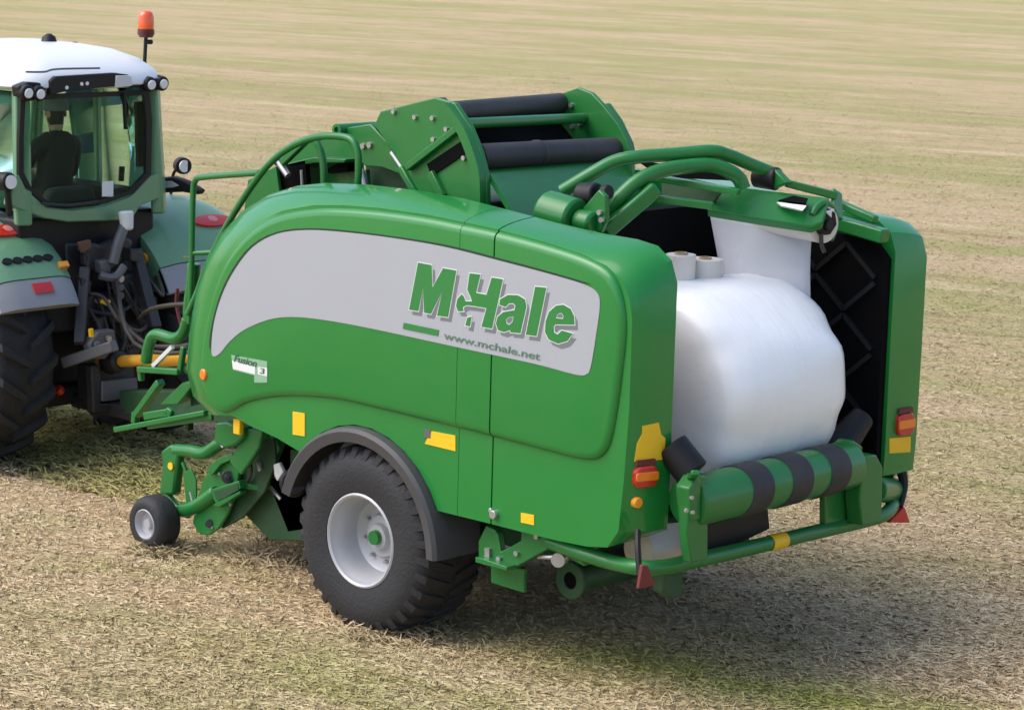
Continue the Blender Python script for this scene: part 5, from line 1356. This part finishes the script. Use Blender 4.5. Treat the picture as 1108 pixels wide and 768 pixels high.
# dark air intake with pale insert on top of the right mudguard
bm = B(); prism_y(bm, [(-5.376,2.29),(-5.205,2.314),(-5.035,2.291),(-4.842,2.232),(-4.878,2.19),(-5.082,2.193),(-5.375,2.156)], 2.72, 2.80); pv = obj('step_guard', bm, BLACK, tractor, bev=0.02)
bm = B(); prism_y(bm, [(-5.339,2.263),(-5.204,2.276),(-5.107,2.246),(-5.192,2.222),(-5.339,2.2)], 2.712, 2.719); obj('pale_insert', bm, CLOUDW, pv)
bm = B(); cyl(bm, (-5.25,2.587,2.388), V((-5.25,2.587,2.388))+V((-0.05, 0.08, 0)), 0.05, 12); obj('mirror_knob', bm, TGREEN, tractor, bev=0.01)

# rear of the tractor: gearbox, linkage, hitch
bm = B(); box(bm, (-6.4, 1.62, 0.60), (-5.45, 2.24, 1.45)); cyl(bm, (AX, 1.2, AZ), (AX, 2.66, AZ), 0.17, 16); gb = obj('gearbox', bm, DSTEEL, tractor, bev=0.03)
bm = B(); box(bm, (-5.45, 1.45, 1.25), (-5.30, 2.45, 2.02)); obj('rear_wall', bm, BLACK_I, tractor)
bm = B(); prism_x(bm, [(1.599,1.845),(1.833,1.826),(2.052,1.747),(2.265,1.824),(2.343,1.568),(2.266,1.262),(2.365,0.857),(1.879,0.872),(1.728,1.236),(1.616,1.554)], -5.30, -5.20); obj('hydraulic_block', bm, DSTEEL, tractor, bev=0.03)
def dark(name, shape, mat=DSTEEL, bev=0.01, label=None): return obj(name, shape, mat, tractor, bev=bev, label=label)
dark('top_link', tube(B(), [(-5.0,2.077,2.059), (-4.98,2.032,1.958), (-4.95,1.952,1.845), (-4.95,1.895,1.674)], 0.045, 10), GSTEEL, 0)
bm = B(); c = V((-4.98,2.051,2.033)); cyl(bm, c+V((0, 0, 0.06)), c+V((0.02, 0, -0.10)), 0.065, 14, 0.05); dark('link_cover', bm, LWHITE, 0.02)
dark('lift_rod', tube(B(), [(-4.95,1.762,1.586), (-4.9,1.875,1.567), (-4.9,1.97,1.651)], 0.035, 8), GSTEEL, 0)
dark('lift_arm', beam(B(), (-5.05,2.204,1.752), (-4.75,2.178,1.135), 0.09, 0.08))
dark('lift_arm', beam(B(), (-5.05,1.689,1.642), (-4.8,1.441,1.076), 0.09, 0.08))
dark('lower_link', beam(B(), (-5.0,1.444,0.895), (-4.55,1.601,1.079), 0.10, 0.09), GSTEEL)
dark('lower_link', beam(B(), (-5.0,2.204,1.176), (-4.6,2.232,1.019), 0.09, 0.08))
bm = B(); prism_x(bm, [(1.477,1.079),(1.57,1.175),(1.738,1.173),(1.757,1.034),(1.644,0.939),(1.514,0.954)], -4.82, -4.72); dark('link_plate', bm, GSTEEL, 0.015)
add_bolts(tractor, [(-4.72,1.547,1.076),(-4.72,1.659,1.109)], (1, 0, 0), 0.026, 0.03)
dark('valve_bank', prism_x(B(), [(2.032,1.554),(2.225,1.568),(2.246,1.27),(2.052,1.258)], -5.2, -5.0), DSTEEL, 0.02)
for k, c in enumerate(((-5.0,1.972,1.547), (-5.0,1.972,1.477), (-5.0,1.972,1.408))):
    bm = B(); cyl(bm, c, V(c)+V((0.07, 0, -0.01)), 0.032, 10); dark('coupler', bm, GSTEEL if k else STEEL, 0.006)
for a in ([(-4.95,1.65,1.445), (-4.8,1.683,1.43), (-4.6,1.677,1.283), (-4.6,1.885,1.163), (-5.0,2.351,1.162)], [(-5.0,1.65,1.347), (-4.9,1.705,1.202), (-4.8,1.683,1.05)], [(-5.0,1.934,1.319), (-4.9,1.99,1.096), (-4.8,1.873,0.968)], [(-5.0,2.301,1.517), (-4.8,2.296,1.388), (-4.98,2.383,1.513), (-5.02,2.317,1.42)], [(-5.1,1.653,1.806), (-5.05,1.727,1.715), (-5.05,1.652,1.531)], [(-5.05,2.243,1.516), (-4.95,2.125,1.307), (-4.9,2.163,1.14)]):
    bm = B(); tube(bm, a, 0.016, 7); dark('hose', bm, HOSE, 0)
bm = B(); tube(bm, [(-4.85,1.704,1.399), (-4.83,1.763,1.373)], 0.025, 8, sm=False); dark('hose_marker', bm, YELLOW, 0)
bm = B(); tube(bm, [(-4.7,1.476,1.207), (-4.7,1.485,1.146)], 0.022, 8, sm=False); dark('hose_marker', bm, YELLOW, 0)
bm = B(); prism_x(bm, [(1.61,0.868),(1.704,0.857),(1.704,0.542),(2.224,0.508),(2.224,0.445),(1.629,0.474)], -4.95, -4.86); prism_x(bm, [(1.72,0.83),(2.122,0.799),(2.123,0.518),(1.72,0.537)], -5.2, -4.95); dark('hitch_frame', bm, DSTEEL, 0.015)
bm = B(); prism_x(bm, [(1.708,0.729),(2.071,0.717),(2.091,0.543),(1.708,0.56)], -4.93, -4.85); dark('hitch_plate', bm, GSTEEL, 0.01)
bm = B(); box(bm, (-5.4, 1.80, 0.42), (-4.6, 2.06, 0.54)); dark('drawbar_hitch', bm, DSTEEL, 0.02)
bm = B(); box(bm, (-5.5, 1.45, 0.45), (-5.35, 2.4, 0.60)); dark('rear_crossbar', bm, DSTEEL, 0.02)
bm = B(); tube(bm, [(-5.1,1.445,0.666), (-5.1,1.482,0.631)], 0.04, 8, sm=False); dark('reflector', bm, RED, 0)
bm = B(); prism_x(bm, [(1.707,1.859),(1.877,1.815),(2.087,1.89),(2.202,1.82),(2.106,1.658),(1.896,1.553),(1.688,1.648)], -5.15, -5.05); dark('lift_housing', bm, DSTEEL, 0.03)
bm = B(); prism_x(bm, [(1.577,1.869),(1.698,1.882),(1.707,1.813),(1.614,1.775)], -5.02, -4.98); dark('rust_bracket', bm, paint('rusty_brown_paint', (0.12, 0.06, 0.04), 0.7), 0.01)
rh = random.Random(11)
ends = [(-5.1,1.917,1.539), (-5.1,2.032,1.452), (-5.1,2.147,1.48), (-5.1,2.206,1.358), (-5.1,1.841,1.315), (-5.1,1.974,1.21)]
far_e = [(-5.02,2.366,1.369), (-5.02,2.318,1.123), (-5.02,2.124,0.972), (-4.95,1.991,0.903), (-5.02,2.298,1.282), (-4.95,1.668,1.184), (-5.02,2.221,1.055), (-5.0,1.594,1.276), (-4.95,2.107,0.843)]
for k in range(18):
    a = V(rh.choice(ends))+V((0, rh.uniform(-.05, .05), rh.uniform(-.05, .05))); b = V(rh.choice(far_e))+V((0, rh.uniform(-.08, .08), rh.uniform(-.08, .08)))
    m_ = a.lerp(b, 0.5)+V((0.12, 0, -rh.uniform(0.05, 0.35)))
    bm = B(); tube(bm, [a, a+V((0.10, 0, -0.01)), m_, b], rh.uniform(0.010, 0.018), 7); dark('hose', bm, rh.choice([HOSE, HOSE, DSTEEL]), 0)
    bm = B(); cyl(bm, a, a+V((0.07, 0, 0)), 0.024, 8); dark('coupler', bm, rh.choice([STEEL, GSTEEL, DSTEEL]), 0.004)
for pts, m_ in (([(1.779,1.699),(1.874,1.706),(1.893,1.597),(1.798,1.59)], GSTEEL), ([(2.087,1.783),(2.222,1.741),(2.203,1.65),(2.087,1.675)], DSTEEL), ([(1.598,1.582),(1.692,1.543),(1.673,1.408),(1.579,1.447)], DSTEEL), ([(1.913,1.334),(2.047,1.29),(2.028,1.153),(1.913,1.181)], GSTEEL), ([(1.722,1.237),(1.817,1.243),(1.855,1.132),(1.741,1.128)], DSTEEL), ([(2.221,1.397),(2.318,1.357),(2.339,1.184),(2.26,1.207)], DSTEEL)):
    bm = B(); prism_x(bm, pts, -5.06, -4.96); dark('linkage_block', bm, m_, 0.012)
bm = B(); prism_x(bm, [(1.681,1.415),(2.236,1.425),(2.452,1.343),(2.434,0.936),(2.14,0.811),(1.756,1.009)], -5.30, -5.04); dark('hydraulic_block', bm, DSTEEL, 0.03)
# bonnet, out of the picture to the left
bm = B(); prism_y(bm, [(-6.95, 1.15), (-9.3, 1.1), (-9.4, 1.35), (-9.2, 1.75), (-8.6, 1.92), (-6.95, 2.05)], 1.50, 2.36); obj('bonnet', bm, TGREEN, tractor, bev=0.10, seg=4)
bm = B(); box(bm, (-9.3, 1.62, 0.65), (-6.5, 2.24, 1.14)); cyl(bm, (AX-2.75, 1.2, 0.68), (AX-2.75, 2.66, 0.68), 0.11, 14); obj('front_frame', bm, DSTEEL, tractor, bev=0.03)

# ------------------------------------------------------------------ driver
hd = V((-5.7,1.885,2.848))
def driver():
    bm = B(); sk = bm.verts.layers.skin.verify()
    y = hd.y; z = hd.z
    J = {}
    def j(n, p, r): 
        v = bm.verts.new(p); J[n] = v; v[sk].radius = r if isinstance(r, tuple) else (r, r); return v
    def e(*ns):
        for a, b in zip(ns, ns[1:]): bm.edges.new((J[a], J[b]))
    j('pelvis', (-5.72, y, z-0.78), (0.16, 0.15)); J['pelvis'][sk].use_root = True
    j('belly', (-5.71, y, z-0.60), (0.16, 0.14)); j('chest', (-5.70, y, z-0.38), (0.19, 0.14)); j('collar', (-5.69, y, z-0.235), (0.13, 0.10))
    j('neck', (-5.695, y+0.005, z-0.15), 0.062); j('jaw', (-5.72, y+0.01, z-0.06), (0.078, 0.085)); j('skull', (-5.71, y+0.01, z+0.04), (0.085, 0.10)); j('crown', (-5.705, y+0.01, z+0.10), (0.055, 0.065))
    e('pelvis', 'belly', 'chest', 'collar', 'neck', 'jaw', 'skull', 'crown')
    for s in (-1, 1):
        q = str(s)
        j('sh'+q, (-5.70, y+s*0.20, z-0.27), 0.075); j('el'+q, (-5.84, y+s*0.27, z-0.54), 0.052); j('wr'+q, (-6.10, y+s*0.20, z-0.56), 0.036); j('ha'+q, (-6.20, y+s*0.17, z-0.54), (0.042, 0.026))
        e('collar', 'sh'+q, 'el'+q, 'wr'+q, 'ha'+q)
        for k in range(4):
            dy = s*0.17+(k-1.5)*0.020
            j('f%d%s' % (k, q), (-6.25-0.012*(1-abs(k-1.5)), y+dy, z-0.535), 0.010); j('g%d%s' % (k, q), (-6.285-0.012*(1-abs(k-1.5)), y+dy, z-0.56), 0.009)
            e('ha'+q, 'f%d%s' % (k, q), 'g%d%s' % (k, q))
        j('t1'+q, (-6.20, y+s*0.125, z-0.53), 0.012); j('t2'+q, (-6.24, y+s*0.11, z-0.545), 0.010); e('ha'+q, 't1'+q, 't2'+q)
        j('hip'+q, (-5.76, y+s*0.10, z-0.80), 0.10); j('kn'+q, (-6.20, y+s*0.16, z-0.74), 0.075); j('an'+q, (-6.32, y+s*0.16, z-1.14), 0.05); j('to'+q, (-6.50, y+s*0.17, z-1.18), 0.045)
        e('pelvis', 'hip'+q, 'kn'+q, 'an'+q, 'to'+q)
    me = bpy.data.meshes.new('person'); bm.to_mesh(me); bm.free()
    o = bpy.data.objects.new('person', me); COL.objects.link(o)
    o.modifiers.new('skin', 'SKIN'); sb = o.modifiers.new('sub', 'SUBSURF'); sb.levels = 2; sb.render_levels = 2
    dg = bpy.context.evaluated_depsgraph_get()
    me2 = bpy.data.meshes.new_from_object(o.evaluated_get(dg))
    bpy.data.objects.remove(o); bpy.data.meshes.remove(me)
    return me2
bm = B(); me = driver(); bm.from_mesh(me)
person = obj('person', bm, CLOTH, None, sm=180, base=True)
tag(person, 'person in dark jacket and grey cap sitting behind the rear window of the tractor cab', 'person')
# skin on head and hands
person.data.materials.append(SKIN); person.data.materials.append(HAIR)
for pl in person.data.polygons:
    wz = pl.center.z+WO[person].z; wx = pl.center.x+WO[person].x
    if wz > hd.z-0.09 and wx > hd.x-0.03: pl.material_index = 2
    elif wz > hd.z-0.14 or (wx < -6.13 and wz > hd.z-0.62): pl.material_index = 1
bm = B(); lathe(bm, [(0.0, 0.145), (0.05, 0.14), (0.095, 0.10), (0.108, 0.03), (0.104, 0.02), (0, 0.04)], hd+V((-0.005, 0.01, 0)), (0, 0, 1), 20, close=False)
prism(bm, [hd+V((-0.06+0.0*k, 0.01+a, 0.035)) for k, a in enumerate((-0.07, 0.07))]+[hd+V((-0.20, 0.06, 0.025)), hd+V((-0.20, -0.04, 0.025))], (0, 0, 0.012))
obj('cap', bm, CAPC, person, sm=50)
bm = B(); tube(bm, [hd+V((-0.11, 0.01, 0.02)), hd+V((-0.138, 0.01, -0.025))], lambda t: 0.012+0.008*t, 8, sm=False); obj('nose', bm, SKIN, person)
bm = B()
for s in (-1, 1): lathe(bm, [(0, -0.01), (0.028, -0.006), (0.030, 0.004), (0, 0.01)], hd+V((0.0, 0.01+s*0.088, -0.01)), (0.3, s, 0), 12, close=False)
obj('ears', bm, SKIN, person, sm=60)
bm = B()
for s in (-1, 1): lathe(bm, [(0, -0.008), (0.011, -0.004), (0.011, 0.004), (0, 0.008)], hd+V((-0.10, 0.01+s*0.034, 0.012)), (1, 0, 0), 10, close=False)
obj('eyes', bm, BLACK, person, sm=60)
bm = B(); box(bm, hd+V((-0.108, -0.02, -0.062)), hd+V((-0.098, 0.04, -0.054))); obj('mouth', bm, paint('lip', (0.25, 0.09, 0.07), 0.5), person)
